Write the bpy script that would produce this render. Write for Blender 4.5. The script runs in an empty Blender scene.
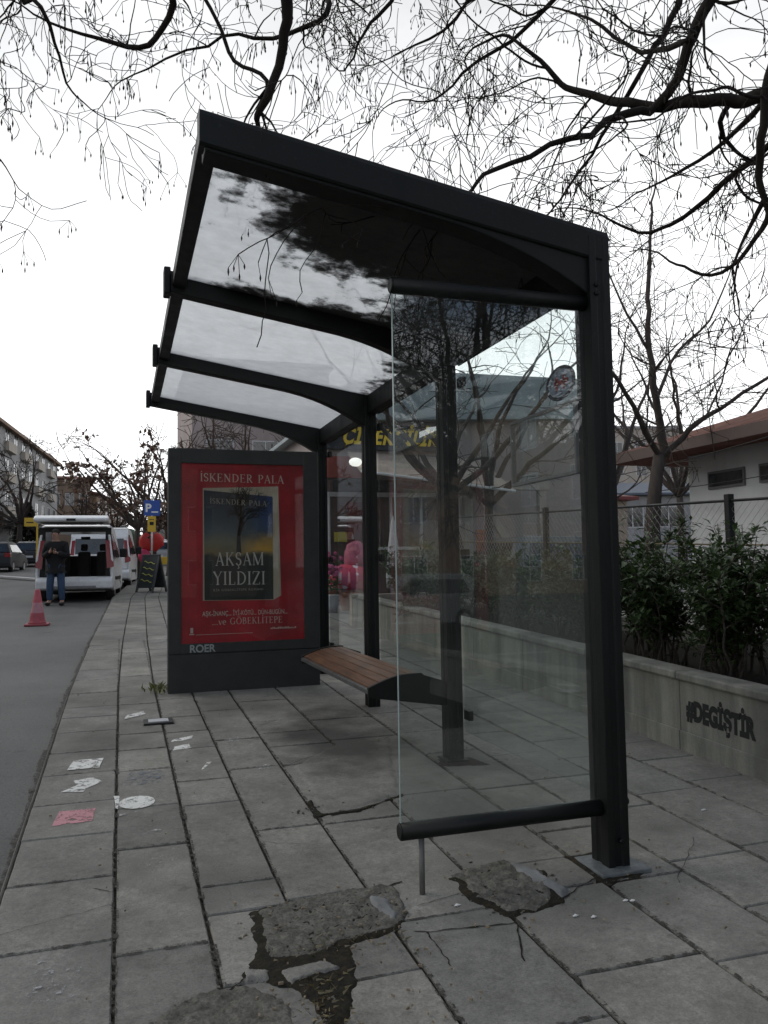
import bpy, math, random
from math import sin, cos, pi, radians, sqrt, atan2
from mathutils import Vector, Matrix, noise
random.seed(7)
SC = bpy.context.scene
COL = SC.collection

# ------------------------------------------------------------------ camera
F, YAW, PITCH, ROLL, CH = 810.04, .3147, .0652, -.0159, 1.438
fw = Vector((sin(YAW)*cos(PITCH), cos(YAW)*cos(PITCH), sin(PITCH)))
rr = Vector((cos(YAW), -sin(YAW), 0)); uu = rr.cross(fw)
r2 = rr*cos(ROLL) + uu*sin(ROLL); u2 = -rr*sin(ROLL) + uu*cos(ROLL)
cd = bpy.data.cameras.new('camera'); cam = bpy.data.objects.new('camera', cd); COL.objects.link(cam)
m = Matrix((r2, u2, -fw)).transposed().to_4x4(); m.translation = (0, 0, CH); cam.matrix_world = m
cd.sensor_fit = 'VERTICAL'; cd.sensor_height = 32; cd.lens = F*32/1024
cd.clip_start = .05; cd.clip_end = 2000
SC.camera = cam

# ------------------------------------------------------------------ world, sun, exposure
SC.view_settings.view_transform = 'Standard'; SC.view_settings.look = 'None'
SC.view_settings.gamma = 1; SC.view_settings.exposure = 0.50
try: SC.view_settings.use_curve_mapping = False
except Exception: pass
SUN_EL, SUN_AZ = radians(38), radians(-60)      # azimuth from +Y towards +X
W = bpy.data.worlds.new('World'); SC.world = W; W.use_nodes = True
nt = W.node_tree; N = nt.nodes; L = nt.links; N.clear()
out = N.new('ShaderNodeOutputWorld'); bg = N.new('ShaderNodeBackground'); bg.inputs[1].default_value = .1
sky = N.new('ShaderNodeTexSky'); sky.sky_type = 'NISHITA'; sky.sun_disc = False
sky.sun_elevation = SUN_EL; sky.sun_rotation = SUN_AZ
tc = N.new('ShaderNodeTexCoord')
mp = N.new('ShaderNodeMapping'); mp.inputs['Scale'].default_value = (1.0, 1.0, 2.6)
nz = N.new('ShaderNodeTexNoise'); nz.inputs['Scale'].default_value = 1.7; nz.inputs['Detail'].default_value = 7; nz.inputs['Roughness'].default_value = .55
L.new(tc.outputs['Generated'], mp.inputs[0]); L.new(mp.outputs[0], nz.inputs[0])
sx = N.new('ShaderNodeSeparateXYZ'); L.new(tc.outputs['Generated'], sx.inputs[0])
# cloud brightness: brighter towards the horizon ahead, greyer overhead and behind
def mth(op, a, b=None, c=None):
    n = N.new('ShaderNodeMath'); n.operation = op
    for i, v in enumerate((a, b, c)):
        if v is None: continue
        if isinstance(v, (int, float)): n.inputs[i].default_value = v
        else: L.new(v, n.inputs[i])
    return n.outputs[0]
fwd = mth('MULTIPLY_ADD', sx.outputs[1], .5, .5)
br = mth('MULTIPLY_ADD', fwd, 2.0, 4.5)
lo = mth('SUBTRACT', 1.0, sx.outputs[2])
br = mth('MULTIPLY_ADD', mth('POWER', mth('MAXIMUM', lo, 0), 2.2), 6.5, br)
br = mth('ADD', br, mth('MULTIPLY', mth('SUBTRACT', nz.outputs[0], .5), 8.0))
cl = N.new('ShaderNodeVectorMath'); cl.operation = 'SCALE'; cl.inputs[0].default_value = (.975, .985, 1.0); L.new(br, cl.inputs['Scale'])
rp = N.new('ShaderNodeValToRGB'); rp.color_ramp.elements[0].position = .40; rp.color_ramp.elements[1].position = .60
L.new(mth('MULTIPLY_ADD', fwd, .55, mth('MULTIPLY_ADD', mth('POWER', mth('MAXIMUM', lo, 0), 3), .5, mth('SUBTRACT', nz.outputs[0], .22))), rp.inputs[0])
mx = N.new('ShaderNodeMixRGB'); L.new(rp.outputs[0], mx.inputs[0]); L.new(sky.outputs[0], mx.inputs[1]); L.new(cl.outputs[0], mx.inputs[2])
L.new(mx.outputs[0], bg.inputs[0]); L.new(bg.outputs[0], out.inputs[0])
sd = bpy.data.lights.new('sun', 'SUN'); sd.energy = .6; sd.angle = radians(25); sd.color = (1, .96, .9)
so = bpy.data.objects.new('sun', sd); COL.objects.link(so)
dv = Vector((sin(SUN_AZ)*cos(SUN_EL), cos(SUN_AZ)*cos(SUN_EL), sin(SUN_EL)))
so.rotation_euler = dv.to_track_quat('Z', 'Y').to_euler(); so.location = (0, 0, 40)
SC.cycles.max_bounces = 8; SC.cycles.transparent_max_bounces = 24; SC.cycles.caustics_reflective = False; SC.cycles.caustics_refractive = False

# ------------------------------------------------------------------ helpers
def gz(y):            # pavement height above the datum, street rises away from the camera
    if y < -8: return -.296
    if y < 8: return .037*y
    if y < 70: return .296 + .034*(y-8)
    return .296 + .034*62 + .02*(y-70)
ROAD = -.10

class NT:
    def __init__(s, name):
        s.m = bpy.data.materials.new(name); s.m.use_nodes = True; s.t = s.m.node_tree; s.n = s.t.nodes; s.n.clear()
        s.out = s.n.new('ShaderNodeOutputMaterial'); s.co = s.n.new('ShaderNodeTexCoord')
    def new(s, t, **kw):
        n = s.n.new('ShaderNode'+t)
        for k, v in kw.items(): setattr(n, k, v)
        return n
    def ln(s, a, b): s.t.links.new(a, b)
    def math(s, op, a, b=None, c=None, clamp=False):
        n = s.new('Math', operation=op); n.use_clamp = clamp
        for i, v in enumerate((a, b, c)):
            if v is None: continue
            if isinstance(v, (int, float)): n.inputs[i].default_value = v
            else: s.ln(v, n.inputs[i])
        return n.outputs[0]
    def noise(s, scale, detail=4, rough=.55, vec=None, stretch=None, dist=0):
        n = s.new('TexNoise'); n.inputs['Scale'].default_value = scale; n.inputs['Detail'].default_value = detail
        n.inputs['Roughness'].default_value = rough; n.inputs['Distortion'].default_value = dist
        v = vec if vec is not None else s.co.outputs['Object']
        if stretch:
            mp = s.new('Mapping'); mp.inputs['Scale'].default_value = stretch; s.ln(v, mp.inputs[0]); v = mp.outputs[0]
        s.ln(v, n.inputs[0]); return n.outputs[0]
    def ramp(s, v, stops):
        r = s.new('ValToRGB'); e = r.color_ramp.elements
        while len(e) < len(stops): e.new(.5)
        for q, (p, c) in zip(e, stops):
            q.position = p; q.color = (c, c, c, 1) if isinstance(c, (int, float)) else (*c, 1)
        s.ln(v, r.inputs[0]); return r.outputs[0]
    def mix(s, f, a, b, mode='MIX'):
        n = s.new('MixRGB', blend_type=mode)
        for i, v in ((0, f), (1, a), (2, b)):
            if isinstance(v, (int, float)): n.inputs[i].default_value = v
            elif isinstance(v, tuple): n.inputs[i].default_value = (*v, 1)
            else: s.ln(v, n.inputs[i])
        return n.outputs[0]
    def bsdf(s, col, rough=.6, metal=0, spec=.5, bump=None, bstr=.3, bdist=.01):
        p = s.new('BsdfPrincipled')
        def put(sock, v):
            if isinstance(v, tuple): sock.default_value = (*v, 1)
            elif isinstance(v, (int, float)): sock.default_value = v
            else: s.ln(v, sock)
        put(p.inputs['Base Color'], col); put(p.inputs['Roughness'], rough); put(p.inputs['Metallic'], metal)
        p.inputs['Specular IOR Level'].default_value = spec
        if bump is not None:
            b = s.new('Bump'); b.inputs['Strength'].default_value = bstr; b.inputs['Distance'].default_value = bdist
            s.ln(bump, b.inputs['Height']); s.ln(b.outputs[0], p.inputs['Normal'])
        return p
    def schlick(s, f0):
        g = s.new('NewGeometry'); d = s.new('VectorMath', operation='DOT_PRODUCT'); s.ln(g.outputs['Normal'], d.inputs[0]); s.ln(g.outputs['Incoming'], d.inputs[1])
        q = s.math('POWER', s.math('SUBTRACT', 1.0, s.math('ABSOLUTE', d.outputs['Value']), None, True), 5)
        return s.math('MULTIPLY_ADD', q, 1-f0, f0)
    def done(s, sh): s.ln(sh.outputs[0], s.out.inputs[0]); return s.m
    def sep(s, v):
        n = s.new('SeparateXYZ'); s.ln(v, n.inputs[0]); return n.outputs

def mat(name, col, rough=.6, metal=0, var=.25, scale=8, bump=.15, spec=.5, stretch=None, bdist=.005):
    t = NT(name); n = t.noise(scale, 5, stretch=stretch)
    dark = tuple(c*(1-var) for c in col); light = tuple(min(1, c*(1+var)) for c in col)
    c = t.ramp(n, [(.3, dark), (.7, light)])
    r = t.ramp(t.noise(scale*2.3, 3), [(.3, max(0, rough-.1)), (.7, min(1, rough+.12))])
    return t.done(t.bsdf(c, r, metal, spec, t.noise(scale*5, 4, stretch=stretch), bump, bdist))

class MB:
    def __init__(s): s.v = []; s.f = []
    def add(s, vs, fs):
        o = len(s.v); s.v += [tuple(p) for p in vs]; s.f += [tuple(i+o for i in f) for f in fs]; return s
    def box(s, x0, x1, y0, y1, z0, z1, M=None):
        vs = [Vector((x, y, z)) for z in (z0, z1) for y in (y0, y1) for x in (x0, x1)]
        if M: vs = [M @ p for p in vs]
        return s.add(vs, [(0, 2, 3, 1), (4, 5, 7, 6), (0, 1, 5, 4), (2, 6, 7, 3), (0, 4, 6, 2), (1, 3, 7, 5)])
    def prism(s, poly, a, b, axis='y', M=None):      # poly in the other two axes
        def P(p, t):
            q = {'y': (p[0], t, p[1]), 'x': (t, p[0], p[1]), 'z': (p[0], p[1], t)}[axis]
            return M @ Vector(q) if M else q
        n = len(poly); vs = [P(p, a) for p in poly] + [P(p, b) for p in poly]
        return s.add(vs, [tuple(range(n-1, -1, -1)), tuple(range(n, 2*n))] + [(i, (i+1) % n, (i+1) % n+n, i+n) for i in range(n)])
    def tube(s, pts, rad, n=6, cap=True):
        pts = [Vector(p) for p in pts]
        if isinstance(rad, (int, float)): rad = [rad]*len(pts)
        rings = []; up = None
        for i, p in enumerate(pts):
            d = (pts[min(i+1, len(pts)-1)] - pts[max(i-1, 0)])
            if d.length < 1e-9: d = Vector((0, 0, 1))
            d.normalize()
            if up is None: up = Vector((0, 0, 1)) if abs(d.z) < .9 else Vector((1, 0, 0))
            a = d.cross(up); 
            if a.length < 1e-4: a = d.orthogonal()
            a.normalize(); b = a.cross(d); up = b
            rings.append([p + (a*cos(2*pi*k/n)+b*sin(2*pi*k/n))*rad[i] for k in range(n)])
        o = []; fs = []
        for r in rings: o += r
        for i in range(len(rings)-1):
            for k in range(n):
                k2 = (k+1) % n; fs.append((i*n+k, i*n+k2, (i+1)*n+k2, (i+1)*n+k))
        if cap: fs += [tuple(range(n-1, -1, -1)), tuple(range((len(rings)-1)*n, len(rings)*n))]
        return s.add(o, fs)
    def lathe(s, prof, c=(0, 0, 0), n=20, M=None):    # prof (r,z)
        vs = []; fs = []
        for r, z in prof:
            for k in range(n):
                p = Vector((c[0]+r*cos(2*pi*k/n), c[1]+r*sin(2*pi*k/n), c[2]+z)); vs.append(M @ p if M else p)
        for i in range(len(prof)-1):
            for k in range(n):
                k2 = (k+1) % n; fs.append((i*n+k, i*n+k2, (i+1)*n+k2, (i+1)*n+k))
        fs += [tuple(range(n-1, -1, -1)), tuple(range((len(prof)-1)*n, len(prof)*n))]
        return s.add(vs, fs)
    def ball(s, c, r, sz=(1, 1, 1), n=12, bump=0):
        vs = []; fs = []; h = n//2+1
        for i in range(h):
            t = pi*i/(h-1)
            for k in range(n):
                d = Vector((sin(t)*cos(2*pi*k/n), sin(t)*sin(2*pi*k/n), cos(t)))
                q = r*(1+bump*noise.noise(d*2+Vector(c)))
                vs.append((c[0]+d.x*q*sz[0], c[1]+d.y*q*sz[1], c[2]+d.z*q*sz[2]))
        for i in range(h-1):
            for k in range(n):
                k2 = (k+1) % n; fs.append((i*n+k, (i+1)*n+k, (i+1)*n+k2, i*n+k2))
        return s.add(vs, fs)
    def build(s, name, mat, parent=None, bevel=0, smooth=False, world=False, seg=2):
        me = bpy.data.meshes.new(name); off = Vector((0, 0, 0))
        if world and parent:
            q = parent
            while q: off += q.location; q = q.parent
        me.from_pydata([tuple(Vector(p)-off) for p in s.v] if world else s.v, [], s.f); me.validate(); me.update()
        o = bpy.data.objects.new(name, me); COL.objects.link(o)
        if parent: o.parent = parent
        if mat: me.materials.append(mat)
        if smooth: me.polygons.foreach_set('use_smooth', [True]*len(me.polygons))
        if bevel:
            b = o.modifiers.new('bevel', 'BEVEL'); b.width = bevel; b.segments = seg; b.limit_method = 'ANGLE'; b.angle_limit = radians(40)
        return o
def tag(o, label=None, cat=None, group=None, kind=None):
    for k, v in (('label', label), ('category', cat), ('group', group), ('kind', kind)):
        if v: o[k] = v
    return o
def thing(name, loc, label, cat, group=None, rz=0):
    o = bpy.data.objects.new(name, None); COL.objects.link(o); o.location = loc; o.rotation_euler = (0, 0, rz); o.empty_display_size = .2
    return tag(o, label, cat, group)
def copy_tree(o, parent=None):
    c = o.copy(); COL.objects.link(c)
    if parent: c.parent = parent
    for ch in list(o.children): copy_tree(ch, c)
    return c
def text(body, size, name, mat, parent, M, bold=0, depth=.001, shear=0, sx=1, align='LEFT', space=1):
    cu = bpy.data.curves.new(name, 'FONT'); cu.body = body; cu.size = size; cu.extrude = depth; cu.offset = bold; cu.shear = shear; cu.align_x = align; cu.space_character = space
    t = bpy.data.objects.new('tmp', cu); COL.objects.link(t)
    me = bpy.data.meshes.new_from_object(t, depsgraph=bpy.context.evaluated_depsgraph_get())
    bpy.data.objects.remove(t); me.name = name
    me.transform(M @ Matrix.Diagonal((sx, 1, 1, 1)))
    o = bpy.data.objects.new(name, me); COL.objects.link(o); me.materials.clear(); me.materials.append(mat)
    if parent: o.parent = parent
    return o
# text frames: facing -Y (reads left to right along +X) and facing -X (reads along -Y)
def face_my(x, y, z): return Matrix.Translation((x, y, z)) @ Matrix.Rotation(pi/2, 4, 'X')
def face_mx(x, y, z): return Matrix.Translation((x, y, z)) @ Matrix.Rotation(-pi/2, 4, 'Z') @ Matrix.Rotation(pi/2, 4, 'X')

# ------------------------------------------------------------------ materials
def slab_material():
    t = NT('paving_stone'); geo = t.new('NewGeometry'); rnd = geo.outputs['Random Per Island']; P = t.co.outputs['Object']
    base = t.ramp(rnd, [(0, (.168, .164, .148)), (.3, (.222, .216, .194)), (.6, (.198, .193, .175)), (.85, (.25, .24, .213)), (1, (.18, .179, .164))])
    n1 = t.noise(2.2, 6, .6); n2 = t.noise(34, 4, .7); n3 = t.noise(120, 4, .8)
    c = t.mix(.75, base, t.ramp(n1, [(.3, .66), (.7, 1.26)]), 'MULTIPLY')
    c = t.mix(.8, c, t.ramp(n2, [(.3, .7), (.7, 1.25)]), 'MULTIPLY')
    c = t.mix(.8, c, t.ramp(t.noise(5, 7, .7), [(.3, .72), (.7, 1.2)]), 'MULTIPLY')
    c = t.mix(.55, c, t.ramp(n3, [(.3, .45), (.5, 1.0), (.72, 1.55)]), 'MULTIPLY')
    # pitted dark specks
    vo = t.new('TexVoronoi'); vo.inputs['Scale'].default_value = 26; t.ln(P, vo.inputs[0])
    c = t.mix(t.math('MULTIPLY', t.ramp(vo.outputs['Distance'], [(.05, 1), (.13, 0)]), t.ramp(n2, [(.5, 0), (.6, .6)])), c, (.04, .037, .034))
    # dark soot stain on the slabs in front of the bench and damp greenish patches
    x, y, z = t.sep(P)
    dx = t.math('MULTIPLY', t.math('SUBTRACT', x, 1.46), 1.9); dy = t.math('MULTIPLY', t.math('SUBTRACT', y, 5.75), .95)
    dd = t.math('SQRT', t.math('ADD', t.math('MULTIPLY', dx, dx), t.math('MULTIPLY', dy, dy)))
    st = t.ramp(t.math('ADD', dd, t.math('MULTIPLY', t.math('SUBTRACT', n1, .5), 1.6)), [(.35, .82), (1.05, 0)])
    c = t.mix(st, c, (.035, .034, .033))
    st2 = t.math('MULTIPLY', t.ramp(t.noise(.8, 3), [(.50, 0), (.66, .65)]), t.ramp(n2, [(.3, .4), (.6, 1)]))
    c = t.mix(st2, c, (.066, .068, .058))
    sp = t.noise(7, 8, .8)
    c = t.mix(t.ramp(sp, [(.56, 0), (.66, .6)]), c, (.085, .08, .068))
    sp2 = t.noise(45, 3, .6)
    c = t.mix(t.math('MULTIPLY', t.ramp(sp2, [(.70, 0), (.74, .6)]), t.ramp(t.noise(2, 3), [(.5, 0), (.6, 1)])), c, (.3, .29, .27))
    # pale tyre-and-lime bloom
    c = t.mix(t.ramp(t.noise(1.3, 5, .7, stretch=(1, .35, 1)), [(.6, 0), (.78, .35)]), c, (.2, .19, .175))
    r = t.ramp(n2, [(.3, .72), (.7, .9)])
    b = t.math('ADD', t.math('MULTIPLY', n3, .9), n2)
    return t.done(t.bsdf(c, r, 0, .3, b, .6, .004))
M_SLAB = slab_material()
def soil_material():
    t = NT('joint_soil'); n = t.noise(30, 6, .7)
    c = t.ramp(n, [(.3, (.010, .009, .007)), (.55, (.022, .020, .014)), (.8, (.06, .032, .010))])
    return t.done(t.bsdf(c, .95, 0, .2, t.noise(60, 5), .8, .01))
M_SOIL = soil_material()
def rough_concrete():
    t = NT('broken_concrete'); n = t.noise(16, 8, .72); n2 = t.noise(90, 5, .7)
    c = t.ramp(n, [(.28, (.055, .053, .044)), (.48, (.125, .12, .104)), (.72, (.21, .2, .175))])
    c = t.mix(.7, c, t.ramp(n2, [(.35, .5), (.65, 1.4)]), 'MULTIPLY')
    return t.done(t.bsdf(c, .92, 0, .2, t.math('ADD', n, t.math('MULTIPLY', n2, .5)), .9, .012))
M_ROUGH = rough_concrete()
def asphalt():
    t = NT('asphalt'); n = t.noise(.7, 5, .6); n2 = t.noise(75, 5, .9)
    c = t.ramp(n, [(.3, (.092, .092, .088)), (.7, (.138, .138, .132))])
    c = t.mix(.7, c, t.ramp(n2, [(.35, .4), (.65, 1.6)]), 'MULTIPLY')
    c = t.mix(t.ramp(t.noise(3, 5, .7), [(.62, 0), (.7, .5)]), c, (.045, .045, .043))
    c = t.mix(t.ramp(t.noise(.35, 3, .5, stretch=(3, .4, 1)), [(.55, 0), (.7, .4)]), c, (.065, .066, .07))
    return t.done(t.bsdf(c, .8, 0, .35, n2, .5, .006))
M_ASPH = asphalt()
def steel_paint():
    t = NT('dark_grey_paint'); n = t.noise(6, 6, .65, stretch=(1, 1, .35)); n2 = t.noise(60, 4, .7)
    c = t.ramp(n, [(.3, (.0045, .0056, .0052)), (.7, (.009, .0104, .0096))])
    c = t.mix(t.ramp(n2, [(.6, 0), (.78, .35)]), c, (.05, .052, .048))
    z = t.sep(t.co.outputs['Object'])[2]
    return t.done(t.bsdf(c, t.ramp(n, [(.3, .42), (.7, .65)]), 0, .28, n2, .15, .002))
M_STEEL = steel_paint()
M_STEEL2 = mat('graphite_panel_paint', (.016, .018, .0175), .5, 0, .25, 5, .08)
def glass_mat(name, tint, refl_ior=1.55, dirt=.04, rough=0.0):
    t = NT(name); tr = t.new('BsdfTransparent'); tr.inputs[0].default_value = (*tint, 1)
    gl = t.new('BsdfGlossy'); gl.inputs['Roughness'].default_value = rough; gl.inputs['Color'].default_value = (1, 1, 1, 1)
    mx = t.new('MixShader'); t.ln(t.schlick(refl_ior), mx.inputs[0]); t.ln(tr.outputs[0], mx.inputs[1]); t.ln(gl.outputs[0], mx.inputs[2])
    df = t.new('BsdfDiffuse'); df.inputs[0].default_value = (.42, .43, .4, 1)
    m2 = t.new('MixShader'); n = t.noise(9, 7, .7, stretch=(1, 1, .5))
    t.ln(t.math('MULTIPLY', t.ramp(n, [(.35, .15), (.75, 1)]), dirt), m2.inputs[0]); t.ln(mx.outputs[0], m2.inputs[1]); t.ln(df.outputs[0], m2.inputs[2])
    return t.done(m2)
M_GLASS = glass_mat('shelter_glass', (.95, .975, .97), .055, .035)
M_WINDOW = glass_mat('car_window_glass', (.28, .32, .32), .05, .03)
M_CLEARW = glass_mat('poster_glass', (.98, .985, .985), .02, .005)
M_DARKWIN = mat('dark_window', (.02, .025, .03), .12, 0, .3, 3, 0, .8)
def bark(name, col):
    t = NT(name); n = t.noise(9, 6, .7, stretch=(1, 1, .25))
    c = t.ramp(n, [(.3, tuple(q*.6 for q in col)), (.7, tuple(q*1.5 for q in col))])
    return t.done(t.bsdf(c, .9, 0, .2, n, .7, .01))
M_BARK = bark('dark_bark', (.022, .018, .015)); M_BARK2 = bark('grey_brown_bark', (.055, .046, .04)); M_BARK3 = bark('brown_twigs', (.06, .042, .033))
M_POD = mat('dry_pod', (.022, .016, .011), .9)
def leaf(name, a, b, tr=.25):
    t = NT(name); geo = t.new('NewGeometry')
    c = t.ramp(geo.outputs['Random Per Island'], [(0, a), (.75, b), (1, tuple(min(1, q*1.5) for q in b))])
    p = t.bsdf(c, .42, 0, .5); tl = t.new('BsdfTranslucent'); t.ln(c, tl.inputs[0])
    mx = t.new('MixShader'); mx.inputs[0].default_value = tr; t.ln(p.outputs[0], mx.inputs[1]); t.ln(tl.outputs[0], mx.inputs[2])
    return t.done(mx)
M_LEAF = leaf('laurel_leaf', (.022, .04, .014), (.055, .09, .03)); M_LEAF2 = leaf('dark_conifer', (.01, .018, .01), (.022, .036, .018))
M_LEAFB = leaf('brown_leaf', (.07, .04, .028), (.15, .09, .06))
def facade(name, col, dirt=.35):
    t = NT(name); n = t.noise(.5, 6, .65); n2 = t.noise(9, 4); st = t.noise(2.5, 5, .6, stretch=(1, 1, .12))
    c = t.mix(dirt, col, t.ramp(n, [(.3, .6), (.7, 1.15)]), 'MULTIPLY'); c = t.mix(dirt*.8, c, t.ramp(st, [(.4, .65), (.62, 1.08)]), 'MULTIPLY')
    return t.done(t.bsdf(c, .85, 0, .2, n2, .25, .01))
M_WHITE = facade('white_render', (.56, .57, .57), .25); M_CREAM = facade('cream_render', (.44, .4, .35)); M_PINK = facade('pink_grey_render', (.34, .29, .275)); M_SHOP = facade('shop_wall_render', (.36, .315, .3))
M_GREYB = facade('grey_render', (.33, .33, .33)); M_BROWN = facade('ochre_brick_render', (.26, .19, .14)); M_TAN = facade('tan_stone', (.36, .3, .24))
def planter_mat():
    t = NT('planter_marble'); x, y, z = t.sep(t.co.outputs['Object'])
    n = t.noise(2.4, 7, .68); st = t.noise(5, 6, .65, stretch=(1, 1, .1)); g = t.noise(70, 4, .7)
    c = t.ramp(n, [(.28, (.17, .17, .148)), (.5, (.235, .235, .205)), (.75, (.30, .288, .25))])
    c = t.mix(.8, c, t.ramp(st, [(.36, .5), (.6, 1.1)]), 'MULTIPLY'); c = t.mix(.4, c, t.ramp(g, [(.3, .7), (.7, 1.2)]), 'MULTIPLY')
    fy = t.math('FRACT', t.math('MULTIPLY', t.math('ADD', y, 20), 1/1.12)); jn = t.ramp(fy, [(.0, 1), (.006, 1), (.010, 0)])
    c = t.mix(t.math('MULTIPLY', jn, .8), c, (.03, .03, .026))
    return t.done(t.bsdf(c, .75, 0, .35, t.math('ADD', g, t.math('MULTIPLY', jn, -2)), .3, .004))
M_PLANT = planter_mat()
def tiles():
    t = NT('red_roof_tile'); w = t.new('TexWave'); w.bands_direction = 'Y'; w.inputs['Scale'].default_value = 3; w.inputs['Distortion'].default_value = .6; t.ln(t.co.outputs['Object'], w.inputs[0])
    n = t.noise(3, 5, .7)
    c = t.mix(.6, t.ramp(n, [(.3, (.11, .045, .032)), (.7, (.24, .11, .08))]), t.ramp(w.outputs[0], [(.1, .5), (.6, 1.1)]), 'MULTIPLY')
    return t.done(t.bsdf(c, .85, 0, .2, w.outputs[0], .7, .04))
M_TILE = tiles()
def wood():
    t = NT('worn_bench_wood'); n = t.noise(5, 6, .65, stretch=(14, .8, 8)); n2 = t.noise(3, 5)
    c = t.ramp(n, [(.25, (.028, .013, .007)), (.5, (.10, .046, .021)), (.8, (.19, .095, .048))])
    c = t.mix(.6, c, t.ramp(n2, [(.3, .5), (.7, 1.25)]), 'MULTIPLY')
    return t.done(t.bsdf(c, .48, 0, .4, n, .4, .003))
M_WOOD = wood()
def roof_panel():
    t = NT('dirty_roof_glazing'); x, y, z = t.sep(t.co.outputs['Object'])   # object origin: world axes
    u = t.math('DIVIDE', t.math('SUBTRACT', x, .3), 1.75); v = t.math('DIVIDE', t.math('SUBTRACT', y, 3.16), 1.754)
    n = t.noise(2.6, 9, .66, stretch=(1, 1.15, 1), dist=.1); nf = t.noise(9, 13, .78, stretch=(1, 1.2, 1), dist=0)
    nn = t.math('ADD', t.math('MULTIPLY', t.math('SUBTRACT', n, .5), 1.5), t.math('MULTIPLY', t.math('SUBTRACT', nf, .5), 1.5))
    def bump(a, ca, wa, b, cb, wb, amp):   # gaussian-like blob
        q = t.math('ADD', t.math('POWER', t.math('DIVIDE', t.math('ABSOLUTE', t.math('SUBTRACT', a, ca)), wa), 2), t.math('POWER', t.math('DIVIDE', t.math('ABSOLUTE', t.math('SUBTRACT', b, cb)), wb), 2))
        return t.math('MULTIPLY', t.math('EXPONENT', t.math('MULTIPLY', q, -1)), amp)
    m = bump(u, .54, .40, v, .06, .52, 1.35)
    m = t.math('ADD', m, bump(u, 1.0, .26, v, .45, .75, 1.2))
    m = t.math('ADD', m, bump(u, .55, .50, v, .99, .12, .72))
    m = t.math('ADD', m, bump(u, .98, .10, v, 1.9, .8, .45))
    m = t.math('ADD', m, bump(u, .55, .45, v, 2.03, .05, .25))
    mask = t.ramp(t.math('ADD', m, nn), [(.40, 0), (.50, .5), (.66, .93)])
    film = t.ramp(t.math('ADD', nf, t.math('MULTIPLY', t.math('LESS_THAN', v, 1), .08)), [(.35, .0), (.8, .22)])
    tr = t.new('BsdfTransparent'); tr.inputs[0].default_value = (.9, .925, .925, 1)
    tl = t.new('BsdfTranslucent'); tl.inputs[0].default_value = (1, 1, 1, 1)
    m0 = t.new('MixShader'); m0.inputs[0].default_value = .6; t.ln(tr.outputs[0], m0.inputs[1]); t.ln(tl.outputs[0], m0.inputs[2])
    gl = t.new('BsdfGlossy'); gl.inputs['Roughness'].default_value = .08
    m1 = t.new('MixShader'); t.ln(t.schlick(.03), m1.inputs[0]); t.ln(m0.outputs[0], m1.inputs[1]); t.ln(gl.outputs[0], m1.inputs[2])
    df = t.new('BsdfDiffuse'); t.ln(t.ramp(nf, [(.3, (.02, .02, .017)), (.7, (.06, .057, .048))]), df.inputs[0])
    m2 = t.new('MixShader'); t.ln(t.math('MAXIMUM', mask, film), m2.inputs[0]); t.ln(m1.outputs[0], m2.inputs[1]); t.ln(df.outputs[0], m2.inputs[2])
    return t.done(m2)
M_ROOF = roof_panel()
def plain(name, col, rough=.6, emit=0):
    t = NT(name); n = t.noise(12, 4); c = t.mix(.3, col, t.ramp(n, [(.3, .7), (.7, 1.15)]), 'MULTIPLY'); p = t.bsdf(c, rough)
    if emit: p.inputs['Emission Color'].default_value = (*col, 1); p.inputs['Emission Strength'].default_value = emit
    return t.done(p)
P_WHITE = plain('white_enamel', (.78, .79, .78), .3); P_BLACK = plain('black_rubber', (.012, .012, .012), .7); P_RED = plain('red_lens', (.25, .012, .014), .25)
P_YEL = plain('yellow_paint', (.65, .42, .03), .5); P_YEL2 = plain('bright_yellow_letters', (.95, .68, .06), .5); P_BLUE = plain('sign_blue', (.01, .07, .35), .4); P_GREY = plain('grey_plastic', (.2, .2, .2), .5)
P_ORANGE = plain('orange_paint', (.42, .15, .03), .6); P_SILVER = mat('brushed_aluminium', (.5, .5, .5), .4, .7, .15); P_PALE = plain('pale_lettering', (.6, .57, .5), .6)
P_DARKCAR = plain('dark_blue_car_paint', (.010, .013, .018), .5); P_SILCAR = plain('silver_car_paint', (.33, .35, .36), .25)

def worn_paint(name, col, cut=.42):
    t = NT(name); n = t.noise(26, 8, .75); c = t.mix(.4, col, t.ramp(t.noise(6, 4), [(.3, .7), (.7, 1.1)]), 'MULTIPLY')
    p = t.bsdf(c, .8); tr = t.new('BsdfTransparent'); mx = t.new('MixShader')
    t.ln(t.ramp(n, [(cut-.06, 0), (cut+.04, 1)]), mx.inputs[0]); t.ln(tr.outputs[0], mx.inputs[1]); t.ln(p.outputs[0], mx.inputs[2]); return t.done(mx)
# ------------------------------------------------------------------ ground
def kerbx(y):
    pts = [(-8, -.449), (8.3, -.449), (12, -.40), (21, -.19), (26.5, .19), (36, 1.0), (50, 2.6), (75, 6.0), (110, 12), (300, 45)]
    for (a, xa), (b, xb) in zip(pts, pts[1:]):
        if y <= b: return xa + (xb-xa)*(y-a)/(b-a)
    return pts[-1][1]
YS = [-900, -60, -20, -8, -4, 0, 2, 4, 6, 8, 10, 12, 15, 18, 21, 24, 26.5, 30, 36, 43, 50, 62, 75, 90, 110, 160, 300, 900]
mb = MB(); vs = []; fs = []
for y in YS:
    for x in (-600, -60, -20, kerbx(y)-.02): vs.append((x if x > -61 or y > -61 else x, y, gz(y)+ROAD))
for i in range(len(YS)-1):
    for k in range(3): a = i*4+k; fs.append((a, a+1, a+5, a+4))
mb.add(vs, fs); tag(mb.build('road', M_ASPH), kind='structure')
mb = MB(); vs = []; fs = []
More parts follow.
